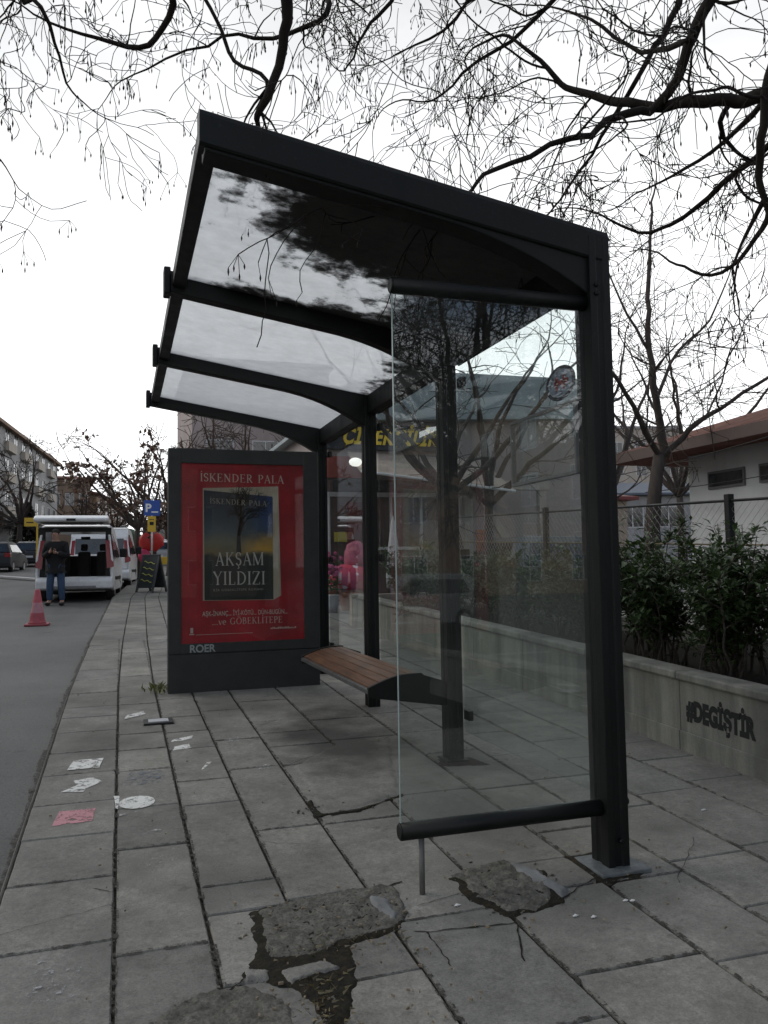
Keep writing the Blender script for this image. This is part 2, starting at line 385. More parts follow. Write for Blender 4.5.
for y in YS:
    for x in (kerbx(y), max(3.7, kerbx(y)+4.1), 30 + kerbx(y), 900): vs.append((x, y, gz(y)-.0135))
for i in range(len(YS)-1):
    for k in range(3): a = i*4+k; fs.append((a, a+1, a+5, a+4))
mb.add(vs, fs); tag(mb.build('ground', M_SOIL), kind='structure')
mb = MB()   # kerb stones
y = -3
while y < 60:
    ln = random.uniform(.55, .8) if y < 30 else 3
    g = .006; x0, x1 = kerbx(y+g), kerbx(y+ln-g); z0, z1 = gz(y), gz(y+ln); d = random.uniform(-.004, .002)
    mb.add([(x0-.03, y+g, z0+ROAD-.1), (x0-.022, y+g, z0-.04+d), (x0-.008, y+g, z0-.004+d), (x0+.01, y+g, z0-.03), (x0+.01, y+g, z0+ROAD-.1),
            (x1-.03, y+ln-g, z1+ROAD-.1), (x1-.022, y+ln-g, z1-.04+d), (x1-.008, y+ln-g, z1-.004+d), (x1+.01, y+ln-g, z1-.03), (x1+.01, y+ln-g, z1+ROAD-.1)],
           [(0, 1, 6, 5), (1, 2, 7, 6), (2, 3, 8, 7), (0, 4, 3, 2, 1), (5, 6, 7, 8, 9)])
    y += ln
tag(mb.build('kerb', M_SLAB), kind='structure')
# slabs: columns run along the street, joint positions of the nearest ones read off the photograph
COLX = [-.449, -.015, .314, .633, .965, 1.41, 1.915, 2.30, 2.72, 3.15, 3.585]
JT = {0: [-.3, .6, 1.5, 2.3, 3.15, 3.74, 4.28, 4.79, 5.37, 5.9, 6.5, 7.01, 7.42, 8.08, 8.8, 9.49, 10.26, 11.18],
      1: [0, 1.1, 2.1, 3.03, 4.02, 4.61, 5.33, 5.84, 6.3, 6.74, 7.41, 7.78, 8.9, 10.26],
      2: [.2, 1.3, 2.1, 2.72, 3.23, 3.49, 4.55, 4.99, 5.75, 6.25, 6.78, 7.53],
      3: [-.2, .9, 1.9, 2.62, 3.27, 4.06, 5.15, 5.9, 6.92, 7.6],
      4: [.1, 1.3, 2.2, 2.95, 4.04, 4.3, 5.14, 5.6, 6.0, 6.4, 7.19],
      5: [.3, 1.4, 2.42, 3.02, 3.3, 4.35, 5.65, 6.3, 7.0],
      6: [.2, 1.2, 2.35, 3.0, 3.6, 4.3, 5.1]}
mb = MB(); rs = random.Random(3)
def slab(x0, x1, y0, y1, q=.006):
    if x1-x0 < .03 or y1-y0 < .03: return
    gx = rs.uniform(.0035, .0075); gy = rs.uniform(.002, .0055)
    dz = rs.uniform(-.003, 0); tx = rs.uniform(-.0008, .0008); ty = rs.uniform(-.0008, .0008)
    sk0, sk1 = rs.uniform(-.008, .008), rs.uniform(-.008, .008)
    def kx(x, y): return x + (kerbx(y)+.449)*(1 if x < 1 else max(0, 1-(x-1)/3)) if y > 8 else x
    cr = [(x0+gx, y0+gy), (x1-gx, y0+gy+sk0), (x1-gx, y1-gy+sk1), (x0+gx, y1-gy)]; cx_, cy_ = (x0+x1)/2, (y0+y1)/2
    ns = 9 if y0 < 9 else 2; out_ = []; chip = rs.random() < .35; ci = rs.randrange(4); cs_ = rs.uniform(.01, .045)
    for e in range(4):
        a, b = cr[e], cr[(e+1) % 4]
        for k in range(ns):
            f_ = k/ns; x = a[0]+(b[0]-a[0])*f_; y = a[1]+(b[1]-a[1])*f_; am = .0035
            j = noise.noise(Vector((x*22, y*22, e*3.1+x0*7)))*am + noise.noise(Vector((x*70, y*70, e)))*am*.6
            w_ = abs(j)+.0005
            if chip and e == ci and k == 0: w_ += cs_*.5
            d_ = Vector((cx_-x, cy_-y)); d_ = Vector((math.copysign(min(abs(d_.x), 1e9), d_.x), d_.y)).normalized()
            out_.append((x+d_.x*w_, y+d_.y*w_))
    def ring(i, z):
        r = []
        for x, y in out_:
            sx_ = (x-cx_)/(x1-x0)*2; sy_ = (y-cy_)/(y1-y0)*2
            r.append((kx(x-i*(1 if sx_ > 0 else -1), y), y-i*(1 if sy_ > 0 else -1), gz(y)+z+dz+tx*sx_+ty*sy_))
        return r
    v = ring(0, -.035) + ring(0, -.006) + ring(.005, 0); n_ = len(out_)
    f = [tuple(2*n_+k for k in range(n_))] + [(a*n_+k, a*n_+(k+1) % n_, (a+1)*n_+(k+1) % n_, (a+1)*n_+k) for a in (0, 1) for k in range(n_)]
    mb.add(v, f)
for c in range(len(COLX)-1):
    ys = list(JT.get(c, [-.5]))
    while ys[-1] < 30: ys.append(ys[-1] + rs.uniform(.4, .8))
    for a, b in zip(ys, ys[1:]): slab(COLX[c], COLX[c+1], a, b)
tag(mb.build('pavement', M_SLAB), kind='structure')
# plain far pavement beyond the modelled slabs
mb = MB(); vs = []; fs = []; yy = [30, 36, 43, 50, 62, 75, 90, 110, 160]
for y in yy: vs += [(kerbx(y), y, gz(y)), (kerbx(y)+3.6, y, gz(y))]
for i in range(len(yy)-1): fs.append((2*i, 2*i+1, 2*i+3, 2*i+2))
mb.add(vs, fs); tag(mb.build('far_pavement', M_SLAB), kind='structure')
# yard behind the planter
M_YARD = mat('yard_paving', (.19, .185, .175), .85, 0, .2, 1.5, .2)
mb = MB(); vs = []; fs = []; yy = [-8, 0, 4, 8, 12, 13, 20, 30, 45]
for y in yy: vs += [(5.3 if y < 12.9 else 3.6, y, gz(y)+.001), (22, y, gz(y)+.001)]
for i in range(len(yy)-1): fs.append((2*i, 2*i+1, 2*i+3, 2*i+2))
mb.add(vs, fs); tag(mb.build('yard', M_YARD), kind='structure')

def poly_patch(name, pts, mat_, h, edge=.02, rough=.01, grid=.02, lift=.003, noise_s=14):
    """irregular raised patch on the paving: boundary polygon filled with a displaced grid"""
    xs = [p[0] for p in pts]; ys = [p[1] for p in pts]
    def inside(x, y):
        c = False; n = len(pts)
        for i in range(n):
            (x1, y1), (x2, y2) = pts[i], pts[(i+1) % n]
            if (y1 > y) != (y2 > y) and x < (x2-x1)*(y-y1)/(y2-y1)+x1: c = not c
        return c
    def dist(x, y):
        d = 9; n = len(pts)
        for i in range(n):
            a = Vector(pts[i]); b = Vector(pts[(i+1) % n]); p = Vector((x, y)); ab = b-a
            t = max(0, min(1, (p-a).dot(ab)/max(1e-9, ab.length_squared))); d = min(d, (a+ab*t-p).length)
        return d if inside(x, y) else -d
    nx = int((max(xs)-min(xs)+.06)/grid)+1; ny = int((max(ys)-min(ys)+.06)/grid)+1
    idx = {}; mb = MB(); vs = []; fs = []
    def vert(i, j):
        if (i, j) in idx: return idx[(i, j)]
        x = min(xs)-.03+i*grid; y = min(ys)-.03+j*grid
        d = dist(x, y)+noise.noise(Vector((x*noise_s, y*noise_s, 0)))*.022 + noise.noise(Vector((x*55, y*55, 4)))*.006
        t = max(0, min(1, d/edge)); t = t*t*(3-2*t)
        z = gz(y)+lift-.012*(1-t)+t*h + t*rough*(noise.noise(Vector((x*22, y*22, 3)))+.6*noise.noise(Vector((x*60, y*60, 7)))+.4*noise.noise(Vector((x*140, y*140, 9))))
        idx[(i, j)] = (len(vs), d); vs.append((x, y, z)); return idx[(i, j)]
    for i in range(nx):
        for j in range(ny):
            q = [vert(i, j), vert(i+1, j), vert(i+1, j+1), vert(i, j+1)]
            if max(w[1] for w in q) > -.002: fs.append(tuple(w[0] for w in q))
    mb.add(vs, fs); o = mb.build(name, mat_, smooth=True); tag(o, kind='structure'); return o
M_REPAIR = mat('smooth_mortar', (.17, .175, .175), .85, 0, .3, 14, .5)
poly_patch('soil_patch', [(.46, 3.22), (.54, 3.25), (.7, 3.25), (1.07, 3.25), (1.05, 3.0), (.99, 2.86), (.8, 2.84), (.76, 2.66), (.66, 2.4), (.57, 2.38), (.54, 2.6), (.44, 2.70), (.36, 2.74), (.43, 2.9), (.44, 3.05)], M_SOIL, .004, .03, .006, grid=.015, lift=.001)
poly_patch('concrete_patch', [(.505, 3.21), (.68, 3.27), (.86, 3.27), (1.09, 3.27), (1.05, 3.0), (.97, 2.885), (.79, 2.87), (.62, 2.80), (.475, 2.825), (.475, 2.98)], M_ROUGH, .004, .02, .008, grid=.009)
poly_patch('concrete_patch', [(.10, 2.60), (.22, 2.70), (.36, 2.72), (.5, 2.60), (.50, 2.3), (.1, 2.3)], M_ROUGH, .004, .02, .008, grid=.009)
poly_patch('slab_fragment', [(.50, 2.74), (.66, 2.76), (.70, 2.70), (.53, 2.66)], M_SLAB, .010, .01, .001, grid=.006, noise_s=8)
poly_patch('slab_fragment', [(.40, 2.78), (.48, 2.76), (.47, 2.70), (.38, 2.72)], M_SLAB, .010, .01, .001, grid=.006, noise_s=8)
poly_patch('soil_patch', [(1.31, 3.25), (1.55, 3.3), (1.75, 3.2), (1.67, 2.88), (1.40, 2.83), (1.31, 3.03)], M_SOIL, .003, .02, .004, grid=.012, lift=.001)
poly_patch('concrete_patch', [(1.32, 3.28), (1.5, 3.36), (1.63, 3.36), (1.74, 3.17), (1.66, 2.9), (1.52, 2.84), (1.4, 2.86), (1.325, 3.03)], M_ROUGH, .006, .05, .012, grid=.009)
poly_patch('mortar_patch', [(1.60, 3.30), (1.68, 3.28), (1.74, 2.98), (1.67, 2.93), (1.62, 3.1)], M_REPAIR, .012, .02, .002, grid=.008)
poly_patch('mortar_patch', [(.93, 3.19), (1.00, 3.17), (1.02, 3.0), (.98, 2.93), (.93, 3.02)], M_REPAIR, .012, .02, .002, grid=.008)
poly_patch('worn_concrete_slab', [(1.02, 5.1), (1.4, 5.55), (1.86, 5.6), (1.50, 4.37), (1.19, 4.18), (.98, 4.13)], M_SLAB, .002, .05, .002, grid=.015)
poly_patch('soil_patch', [(.95, 4.14), (.97, 4.42), (1.0, 4.40), (1.0, 4.19), (1.2, 4.19), (1.5, 4.36), (1.51, 4.33), (1.2, 4.155)], M_SOIL, .003, .01, .003, grid=.008, lift=.004)
poly_patch('soil_patch', [(1.86, 4.8), (1.93, 5.0), (2.2, 4.95), (2.25, 4.7), (2.0, 4.72)], M_SOIL, .001, .05, .003, grid=.02)
poly_patch('soil_patch', [(1.88, 3.32), (2.17, 3.3), (2.2, 3.05), (2.1, 3.0), (1.9, 3.0)], M_SOIL, .001, .03, .003, grid=.015)

M_JD = worn_paint('joint_dirt', (.028, .026, .02), .54)
mb = MB(); rj = random.Random(8)
for cx in COLX[1:-1]:
    y = 1.8
    while y < 12:
        l = rj.uniform(.1, .35); w0 = rj.uniform(.004, .018); w1 = rj.uniform(.004, .018)
        mb.add([(cx-w0, y, gz(y)+.0016), (cx+w1, y, gz(y)+.0016), (cx+w0, y+l, gz(y+l)+.0016), (cx-w1, y+l, gz(y+l)+.0016)], [(0, 1, 2, 3)]); y += l
for c_, ys_ in JT.items():
    for y in ys_:
        if y > 1.8 and rj.random() < .6:
            w = rj.uniform(.004, .015); mb.add([(COLX[c_]+.01, y-w, gz(y-w)+.0019), (COLX[c_+1]-.01, y-w, gz(y-w)+.0019), (COLX[c_+1]-.01, y+w, gz(y+w)+.0019), (COLX[c_]+.01, y+w, gz(y+w)+.0019)], [(0, 1, 2, 3)])
tag(mb.build('joint_dirt', M_JD), kind='structure')
mb = MB()
def crack(a, b, w=.004, n=14):
    a, b = Vector(a), Vector(b); d = (b-a); nr = Vector((-d.y, d.x)).normalized(); L_ = []; R_ = []
    for i in range(n+1):
        p = a+d*i/n + nr*noise.noise(Vector((a.x*5+i*.45, a.y*3, 2)))*.05*d.length; ww = w*(.3+abs(noise.noise(Vector((i*.7, a.x*9, 5))))*1.6)
        L_.append(p+nr*ww/2); R_.append(p-nr*ww/2)
    o = len(mb.v); mb.add([(p.x, p.y, gz(p.y)+.0024) for p in L_+R_], [(i, n+1+i, n+2+i, i+1) for i in range(n)])
for q in [((.33, 2.68), (.47, 2.83), .008), ((.47, 2.83), (.5, 3.0), .006), ((.965, 3.22), (1.12, 3.28), .012), ((1.04, 4.13), (1.5, 4.33), .014), ((.64, 3.9), (.96, 3.75), .003), ((-.44, 3.3), (-.02, 3.45), .003),
          ((1.1, 3.05), (1.32, 3.1), .006), ((1.62, 2.9), (1.9, 3.05), .010), ((1.3, 2.55), (1.42, 2.86), .008), ((2.2, 2.9), (2.6, 3.3), .004), ((1.0, 5.15), (1.9, 5.62), .008), ((2.3, 3.9), (2.7, 4.0), .003), ((.98, 5.9), (1.4, 5.85), .004), ((.02, 7.1), (.3, 7.2), .005),
          ((1.02, 2.85), (1.4, 2.8), .010), ((1.06, 2.6), (1.06, 2.84), .008), ((-.1, 3.62), (-.02, 3.55), .006), ((2.75, 3.0), (3.1, 3.3), .004)]: crack(*q)
tag(mb.build('cracks', M_SOIL), kind='structure')
mb = MB(); y = -2
while y < 40:
    l = rj.uniform(.2, .5); w0 = rj.uniform(.01, .05); w1 = rj.uniform(.01, .05)
    mb.add([(kerbx(y)-.035-w0, y, gz(y)+ROAD+.006), (kerbx(y)-.033, y, gz(y)+ROAD+.006), (kerbx(y+l)-.033, y+l, gz(y+l)+ROAD+.006), (kerbx(y+l)-.035-w1, y+l, gz(y+l)+ROAD+.006)], [(0, 1, 2, 3)]); y += l
tag(mb.build('gutter_dirt', worn_paint('gutter_grit', (.05, .046, .036), .50)), kind='structure')
# painted marks on the slabs
MK_W = worn_paint('worn_white_paint', (.68, .68, .65), .455); MK_W2 = worn_paint('thin_white_paint', (.42, .42, .41), .55); MK_P = worn_paint('worn_pink_paint', (.50, .24, .27), .45); MK_B = worn_paint('faint_blue_chalk', (.15, .17, .21), .56)
def mark(pts, mt, jit=.01, sub=4):
    v = []
    n = len(pts)
    for i in range(n):
        a, b = Vector(pts[i]), Vector(pts[(i+1) % n])
        for k in range(sub):
            p = a.lerp(b, k/sub); q = noise.noise_vector(Vector((p.x*14, p.y*14, 1)))*jit*.45 + noise.noise_vector(Vector((p.x*50, p.y*50, 1)))*jit*.25; v.append((p.x+q.x, p.y+q.y))
    mb = MB(); mb.add([(x, y, gz(y)+.0022) for x, y in v], [tuple(range(len(v)))])
    # orient the polygon upward
    o = mb.build('paint_mark', mt); 
    if o.data.polygons and o.data.polygons[0].normal.z < 0: o.data.flip_normals()
    tag(o, kind='structure')
def ell(cx, cy, a, b, n=14): return [(cx+a*cos(2*pi*k/n), cy+b*sin(2*pi*k/n)) for k in range(n)]
mark([(-.31, 5.46), (-.12, 5.46), (-.10, 5.68), (-.28, 5.68)], MK_W, .008)
mark([(-.32, 5.0), (-.2, 4.98), (-.1, 5.15), (-.16, 5.24), (-.26, 5.22), (-.24, 5.1)], MK_W, .03)
mark([(-.32, 4.44), (-.13, 4.46), (-.12, 4.66), (-.30, 4.66)], MK_P, .004)
mark(ell(.09, 4.69, .095, .11), MK_W, .008, 1)
mark([(-.02, 4.62), (-.005, 4.60), (0, 4.83), (-.03, 4.84)], MK_W, .01)
mark([(0, 4.49), (.12, 4.52), (.12, 4.54), (0, 4.52)], MK_W2, .01)
mark([(.03, 6.82), (.2, 6.95), (.18, 7.08), (.06, 6.96)], MK_W, .04)
mark([(.34, 5.95), (.5, 6.02), (.5, 6.1), (.36, 6.02)], MK_W, .03)
mark([(.34, 5.72), (.46, 5.76), (.46, 5.88), (.36, 5.82)], MK_W, .03)
mark([(.82, 5.04), (.9, 5.1), (.90, 5.22), (.82, 5.17)], MK_W2, .006)
mark([(.72, 5.8), (.84, 5.86), (.84, 5.96), (.74, 5.92)], MK_W2, .02)
mark([(.05, 4.17), (.2, 4.22), (.2, 4.25), (.05, 4.2)], MK_W2, .02)
mark([(.48, 5.2), (.5, 5.22), (.56, 5.36), (.53, 5.36)], MK_W, .006)
mark([(.03, 5.0), (.25, 5.02), (.25, 5.3), (.05, 5.28)], MK_B, .04)
mark(ell(-.2, 2.93, .1, .16), worn_paint('faint_chalk', (.4, .4, .42), .62), .03, 1)
mark(ell(.17, 3.82, .06, .08), worn_paint('faint_chalk_spots', (.5, .5, .5), .6), .02, 1)
mark([(-2.1, 31), (-6.5, 39), (-6.35, 39.3), (-1.95, 31.3)], worn_paint('worn_road_line', (.5, .5, .5), .4), .05)
# litter and grit
mb = MB(); rl = random.Random(11); 
for i in range(210):
    x, y = (rl.uniform(.4, 1.1), rl.uniform(2.3, 3.3)) if i < 90 else ((rl.uniform(1.2, 2.3), rl.uniform(2.7, 3.5)) if i < 130 else (rl.uniform(-.4, 3.5), rl.uniform(2.3, 8)))
    r = rl.uniform(.0008, .003); a = rl.uniform(0, pi)
    Mx = Matrix.Translation((x, y, gz(y)+.012)) @ Matrix.Rotation(a, 4, 'Z')
    mb.box(-r*rl.uniform(1, 5), r*2, -r, r, -.006, r*.5, Mx)
tag(mb.build('litter', mat('dry_leaf_litter', (.2, .16, .11), .8, 0, .5, 40)), 'small crumbs of dry leaf and grit scattered over the paving', 'litter', kind='stuff')
mb = MB()
for i in range(150):
    cx_, cy_, rx_, ry_ = [(.74, 3.02, .3, .22), (.40, 2.55, .3, .15), (1.52, 3.08, .26, .26), (1.2, 4.25, .3, .06)][i % 4]; a = rl.uniform(0, 2*pi); q = rl.uniform(.75, 1.15)
    x, y, r = cx_+cos(a)*rx_*q, cy_+sin(a)*ry_*q, rl.uniform(.002, .007); mb.ball((x, y, gz(y)+r*.4), r, (rl.uniform(.8, 1.6), 1, .7), 6, 1.2)
tag(mb.build('rubble', M_ROUGH), 'crumbs of broken concrete scattered round the damaged paving', 'rubble', kind='stuff')
mb = MB()
for x, y in [(1.92, 2.82), (1.895, 2.83), (1.64, 2.78), (1.70, 2.75), (1.25, 3.0), (2.9, 3.6)]:
    mb.ball((x, y, gz(y)+.004), .0075, (1.8, .8, .5), 8, .9)
tag(mb.build('litter', plain('white_scrap', (.7, .7, .68))), 'small white paper scraps and cigarette ends on the paving', 'litter', kind='stuff')
mb = MB()
for i in range(170):
    x, y = (.60+rl.gauss(0, .045), rl.uniform(2.36, 2.68)) if i < 110 else (rl.uniform(.48, .98), 2.84+rl.gauss(0, .03)); z = gz(y)+.004; a = rl.uniform(0, 2*pi); l = rl.uniform(.008, .035)
    mb.add([(x, y, z), (x+.003*cos(a+1.5), y+.003*sin(a+1.5), z+l*.3), (x+l*cos(a), y+l*sin(a), z+l*rl.uniform(.1, .7))], [(0, 1, 2)])
tag(mb.build('dead_grass', leaf('straw', (.07, .06, .03), (.2, .17, .1))), 'dead grass and straw in the gap between the broken slabs', 'dead grass', kind='stuff')
# small metal valve cover set into slab
t = thing('utility_cover', (.285, 6.63, gz(6.63)+.008), 'small pale square cover set into a dark frame in the paving', 'utility cover')
MB().box(-.11, .11, -.10, .10, -.01, .004).build('frame', P_BLACK, t); MB().box(-.075, .075, -.06, .06, -.01, .009).build('lid', plain('pale_lid', (.42, .43, .45)), t)

# ------------------------------------------------------------------ bus shelter
XA, YA, DD = 2.044, 3.164, 1.754; YR = [YA+k*DD for k in range(4)]
ZT0, SL = 3.20, -.159
def zt(x): return ZT0 + SL*(x-.27)
shel = thing('bus_shelter', (0, 0, 0), 'dark grey steel bus shelter with a grimy glazed roof and glass end panel', 'bus shelter')
for k, Y in enumerate(YR):
    g = gz(Y); mb = MB(); w, d = .05, .06
    prof = [(-w, -d), (-w*.35, -d), (-w*.3, -d+.008), (w*.3, -d+.008), (w*.35, -d), (w, -d), (w, -d*.3), (w-.007, -d*.25), (w-.007, d*.25), (w, d*.3), (w, d), (-w, d), (-w, d*.3), (-w+.007, d*.25), (-w+.007, -d*.25), (-w, -d*.3)]
    if k == 0: prof = [(a*1.04, (b if b > -.03 else b-.017)) for a, b in prof]
    mb.prism([(XA+a, Y+b) for a, b in prof], g-.02, zt(XA)-(.045 if k else .012), 'z'); mb.build('post', M_STEEL, shel, .003)
    if k == 0:
        o = MB().box(XA-.12, XA+.12, Y-.135, Y+.1, g-.01, g+.012).build('base_plate', mat('galvanised_plate', (.12, .135, .14), .55, .2, .3, 20, .3), shel, .006)
    elif k == 1:
        MB().box(XA-.075, XA+.075, Y-.085, Y+.085, g-.01, g+.012).build('base_plate', M_STEEL, shel, .004)
    # rib: level bottom that swells into an arched bracket at the post
    h = .13 if k else .15; x0 = .265 if k else .302
    top = [(x0, zt(x0)+.01), (XA+.049, zt(XA+.049)+.01)]
    bot = [(XA+.049, zt(XA)-.3), (XA-.045, zt(XA)-.3)]
    n = 10
    for i in range(n+1):
        s = i/n; x = XA-.045-(XA-.045-1.25)*s; dp = h + (.30-h)*(1-s)**2.2; bot.append((x, zt(x)-dp+.01))
    bot.append((x0, zt(x0)-h+.01))
    poly = top+bot; wd = .045 if k else .06
    MB().prism(poly, Y-wd, Y+wd, 'y').build('roof_rib', M_STEEL, shel, .006)
    if k: MB().box(.235, .275, Y-.055, Y+.055, zt(.27)-h-.005, zt(.27)+.03).build('rib_end_cap', M_STEEL, shel, .008)
# near fascia: rounded beam in front of the first rib
mb = MB(); MB_ = []
pr = []
for i in range(7):
    a = pi*.5*i/6; pr.append((-.075-.03*sin(a)+.0, .012-.03*(1-cos(a)*1.0)))
near = [(YA+.02, .03), (YA-.045, .03), (YA-.068, .016), (YA-.075, -.005), (YA-.075, -.115), (YA-.068, -.125), (YA-.05, -.125), (YA-.05, -.118), (YA+.02, -.118)]
xs = [.28, XA+.054]; vs = []
for x in xs: vs += [(x, y, zt(x)+z) for y, z in near]
n = len(near); MB().add(vs, [tuple(range(n-1, -1, -1)), tuple(range(n, 2*n))]+[(i, (i+1) % n, (i+1) % n+n, i+n) for i in range(n)]).build('fascia', M_STEEL, shel, .004)
# outer edge rail and back beam
def slope_bar(x0, x1, y0, y1, za, zb):
    return MB().prism([(x0, zt(x0)+za), (x1, zt(x1)+za), (x1, zt(x1)+zb), (x0, zt(x0)+zb)], y0, y1, 'y')
for a, b in zip(YR, YR[1:]):
    slope_bar(.285, .36, a+.062, b-.047, -.085, -.005).build('edge_rail', M_STEEL, shel, .004)
    MB().box(XA-.035, XA+.053, a+.062, b-.062, zt(XA)-.18, zt(XA)-.022).box(XA+.063, XA+.075, a+.062, b-.062, zt(XA)-.18, zt(XA)-.022).build('back_beam', M_STEEL, shel, .004)
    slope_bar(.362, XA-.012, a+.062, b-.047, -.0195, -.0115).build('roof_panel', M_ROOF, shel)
    # back glazing with clamps
    g0, g1 = gz(a), gz(b)
    bp = MB().box(XA+.054, XA+.062, a+.075, b-.075, gz((a+b)/2)+.22, zt(XA)-.15).build('glass_panel', M_GLASS, shel)
    for Y in (a+.10, b-.10):
        for z in (gz(Y)+.30, 1.5, zt(XA)-.30):
            MB().box(XA+.045, XA+.078, Y-.06, Y+.02, z-.03, z+.03).build('glass_clamp', M_STEEL, shel, .004)
for k, Y in enumerate(YR):
    mb = MB()
    for z in (zt(XA)-.24, zt(XA)-.28):
        mb.lathe([(.011, -.004), (.011, .006), (.006, .010)], n=8, M=Matrix.Translation((XA-.02, Y-(.078 if k == 0 else .061), z)) @ Matrix.Rotation(pi/2, 4, 'X'))
    mb.lathe([(.011, -.004), (.011, .006), (.006, .010)], n=8, M=Matrix.Translation((XA+.01, Y-(.078 if k == 0 else .061), gz(Y)+.12)) @ Matrix.Rotation(pi/2, 4, 'X'))
    mb.build('bolts', M_STEEL, shel)
# end gate: glass between two round bars
xg0, xg1 = 1.07, XA-.045
for z in (2.605, .37):
    b = MB(); b.tube([(xg0, YA-.02, z), (xg1+.01, YA-.02, z)], .035, 20); b.tube([(xg0-.006, YA-.02, z), (xg0, YA-.02, z)], [.028, .0351], 20)
    b.build('round_rail', M_STEEL, shel, smooth=False, bevel=0).data.polygons.foreach_set('use_smooth', [False]*0 or [len(p.vertices) == 4 for p in shel.children[-1].data.polygons])
MB().box(xg0+.004, xg1-.002, YA-.025, YA-.015, .405, 2.57).build('glass_panel', M_GLASS, shel)
MB().tube([(1.16, YA-.02, gz(YA)), (1.16, YA-.02, .336)], .012, 12).build('support_rod', mat('bare_rod', (.16, .16, .15), .6, .4), shel, smooth=True)
MB().tube([(XA+.05, YA-.02, .385), (XA+.085, YA-.02, .385)], .017, 12).build('bolt', M_STEEL, shel)
MB().box(xg0+.0005, xg0+.0035, YA-.0245, YA-.0155, .405, 2.57).build('glass_edge', plain('green_glass_edge', (.32, .4, .38), .2), shel)
# scratched white sticker remains on the nearest post
mb = MB(); rk = random.Random(5)
for i in range(30):
    x = XA+rk.uniform(-.022, .03); z = 1.86+rk.uniform(-.07, .07); s = rk.uniform(.003, .012); a = rk.uniform(-.5, .5)
    mb.box(-s*.6, s*.6, -.0015, .0006, -s*1.6, s*1.6, Matrix.Translation((x, YA-.0605+(.008 if abs(x-XA) < .017 else 0), z)) @ Matrix.Rotation(a, 4, 'Y'))
mb.build('sticker_residue', plain('torn_paper', (.45, .46, .45)), shel)
# round sticker and timetable case on the back glazing
xb = XA+.053
vs = [(xb-.001, 3.545+.145*cos(2*pi*k/28), 2.335+.088*sin(2*pi*k/28)) for k in range(28)]
vo = [(xb-.002, 3.545+.118*cos(2*pi*k/28), 2.335+.070*sin(2*pi*k/28)) for k in range(28)]
stk = MB().add(vs, [tuple(range(28))]).build('round_sticker', plain('sticker_grey', (.05, .055, .07)), shel)
MB().add(vo, [tuple(range(28))]).build('sticker_face', mat('sticker_blue_white', (.24, .3, .38), .5, 0, .7, 30), stk)
text('No', .09, 'sticker_lettering', P_RED, stk, face_mx(xb-.004, 3.62, 2.30), .002, .0005) if False else None
mb = MB(); mb.box(xb-.004, xb-.001, 3.47, 3.60, 2.325, 2.35); mb.box(xb-.004, xb-.001, 3.50, 3.52, 2.30, 2.37); mb.box(xb-.004, xb-.001, 3.57, 3.59, 2.30, 2.37); mb.build('sticker_marks', plain('sticker_red', (.35, .05, .05)), stk)
cs = MB(); cs.box(xb-.03, xb-.004, 3.37, 4.05, 1.86, 1.874); cs.box(xb-.03, xb-.004, 3.37, 4.05, 2.206, 2.22); cs.box(xb-.03, xb-.004, 3.37, 3.384, 1.875, 2.205); cs.box(xb-.03, xb-.004, 4.036, 4.05, 1.875, 2.205)
cs = cs.build('timetable_case', P_GREY, shel)
MB().box(xb-.033, xb-.031, 3.385, 4.035, 1.875, 2.205).build('timetable_sheet', M_GLASS, cs)

# bench
bn = thing('bench', (0, 0, 0), 'slatted brown wooden bench on dark steel arms fixed to the shelter posts', 'bench')
bx0, bx1, by0, by1 = 1.47, 1.83, 4.90, 6.86; n = 5
def bz(x): s = (x-bx0)/(bx1-bx0); return .665 + .075*sin(min(1, s*1.25)*pi/2)
for i in range(n):
    a = bx0+.02+(bx1-bx0-.02)*i/n; b = bx0+.02+(bx1-bx0-.02)*(i+1)/n-.006
    MB().prism([(a, bz(a)), (b, bz(b)), (b, bz(b)-.03), (a, bz(a)-.03)], by0+.02, by1-.02, 'y').build('seat_slat', M_WOOD, bn, .004)
MB().prism([(bx0-.005, .635), (bx0+.016, .625), (bx0+.018, bz(bx0)), (bx0-.002, bz(bx0)-.006)], by0, by1, 'y').build('front_rail', mat('worn_steel_edge', (.11, .115, .115), .4, .6), bn, .003)
for Y in (by0-.01, by1-.02):
    pl = [(bx0, .612), (bx0, .655)] + [(x, bz(x)+.008) for x in [bx0+.04*i for i in range(10)]] + [(bx1+.01, .735), (XA-.05, .685), (XA-.05, .53)]
    MB().prism(pl, Y, Y+.03, 'y').build('bench_arm', M_STEEL, bn, .003)

# advertising panel
PY = 7.77; pz = gz(PY)
adv = thing('advertising_panel', (0, 0, 0), 'freestanding dark grey advertising panel with a red book poster beyond the shelter bench', 'advertising panel')
px0, px1, pt = .42, 1.85, 2.566
MB().box(px0, px1, PY+.02, PY+.18, pz-.02, pt).build('cabinet', M_STEEL2, adv, .008)
fx0, fx1, fz0, fz1 = .535, 1.70, .735, 2.425
fr = MB(); fr.box(px0, fx0, PY, PY+.019, .645, pt-.003); fr.box(fx1, px1, PY, PY+.019, .645, pt-.003); fr.box(fx0, fx1, PY, PY+.019, fz1, pt-.003); fr.box(fx0, fx1, PY, PY+.019, .645, fz0)
fr.build('door_frame', M_STEEL2, adv, .003)
MB().box(px0, px1, PY, PY+.019, pz-.02, .635).build('kick_plate', M_STEEL2, adv, .003)
M_RED = mat('poster_red', (.24, .005, .010), .45, 0, .45, 2.2, 0)
po = MB().box(fx0, fx1, PY+.012, PY+.0195, fz0, fz1).build('poster', M_RED, adv)
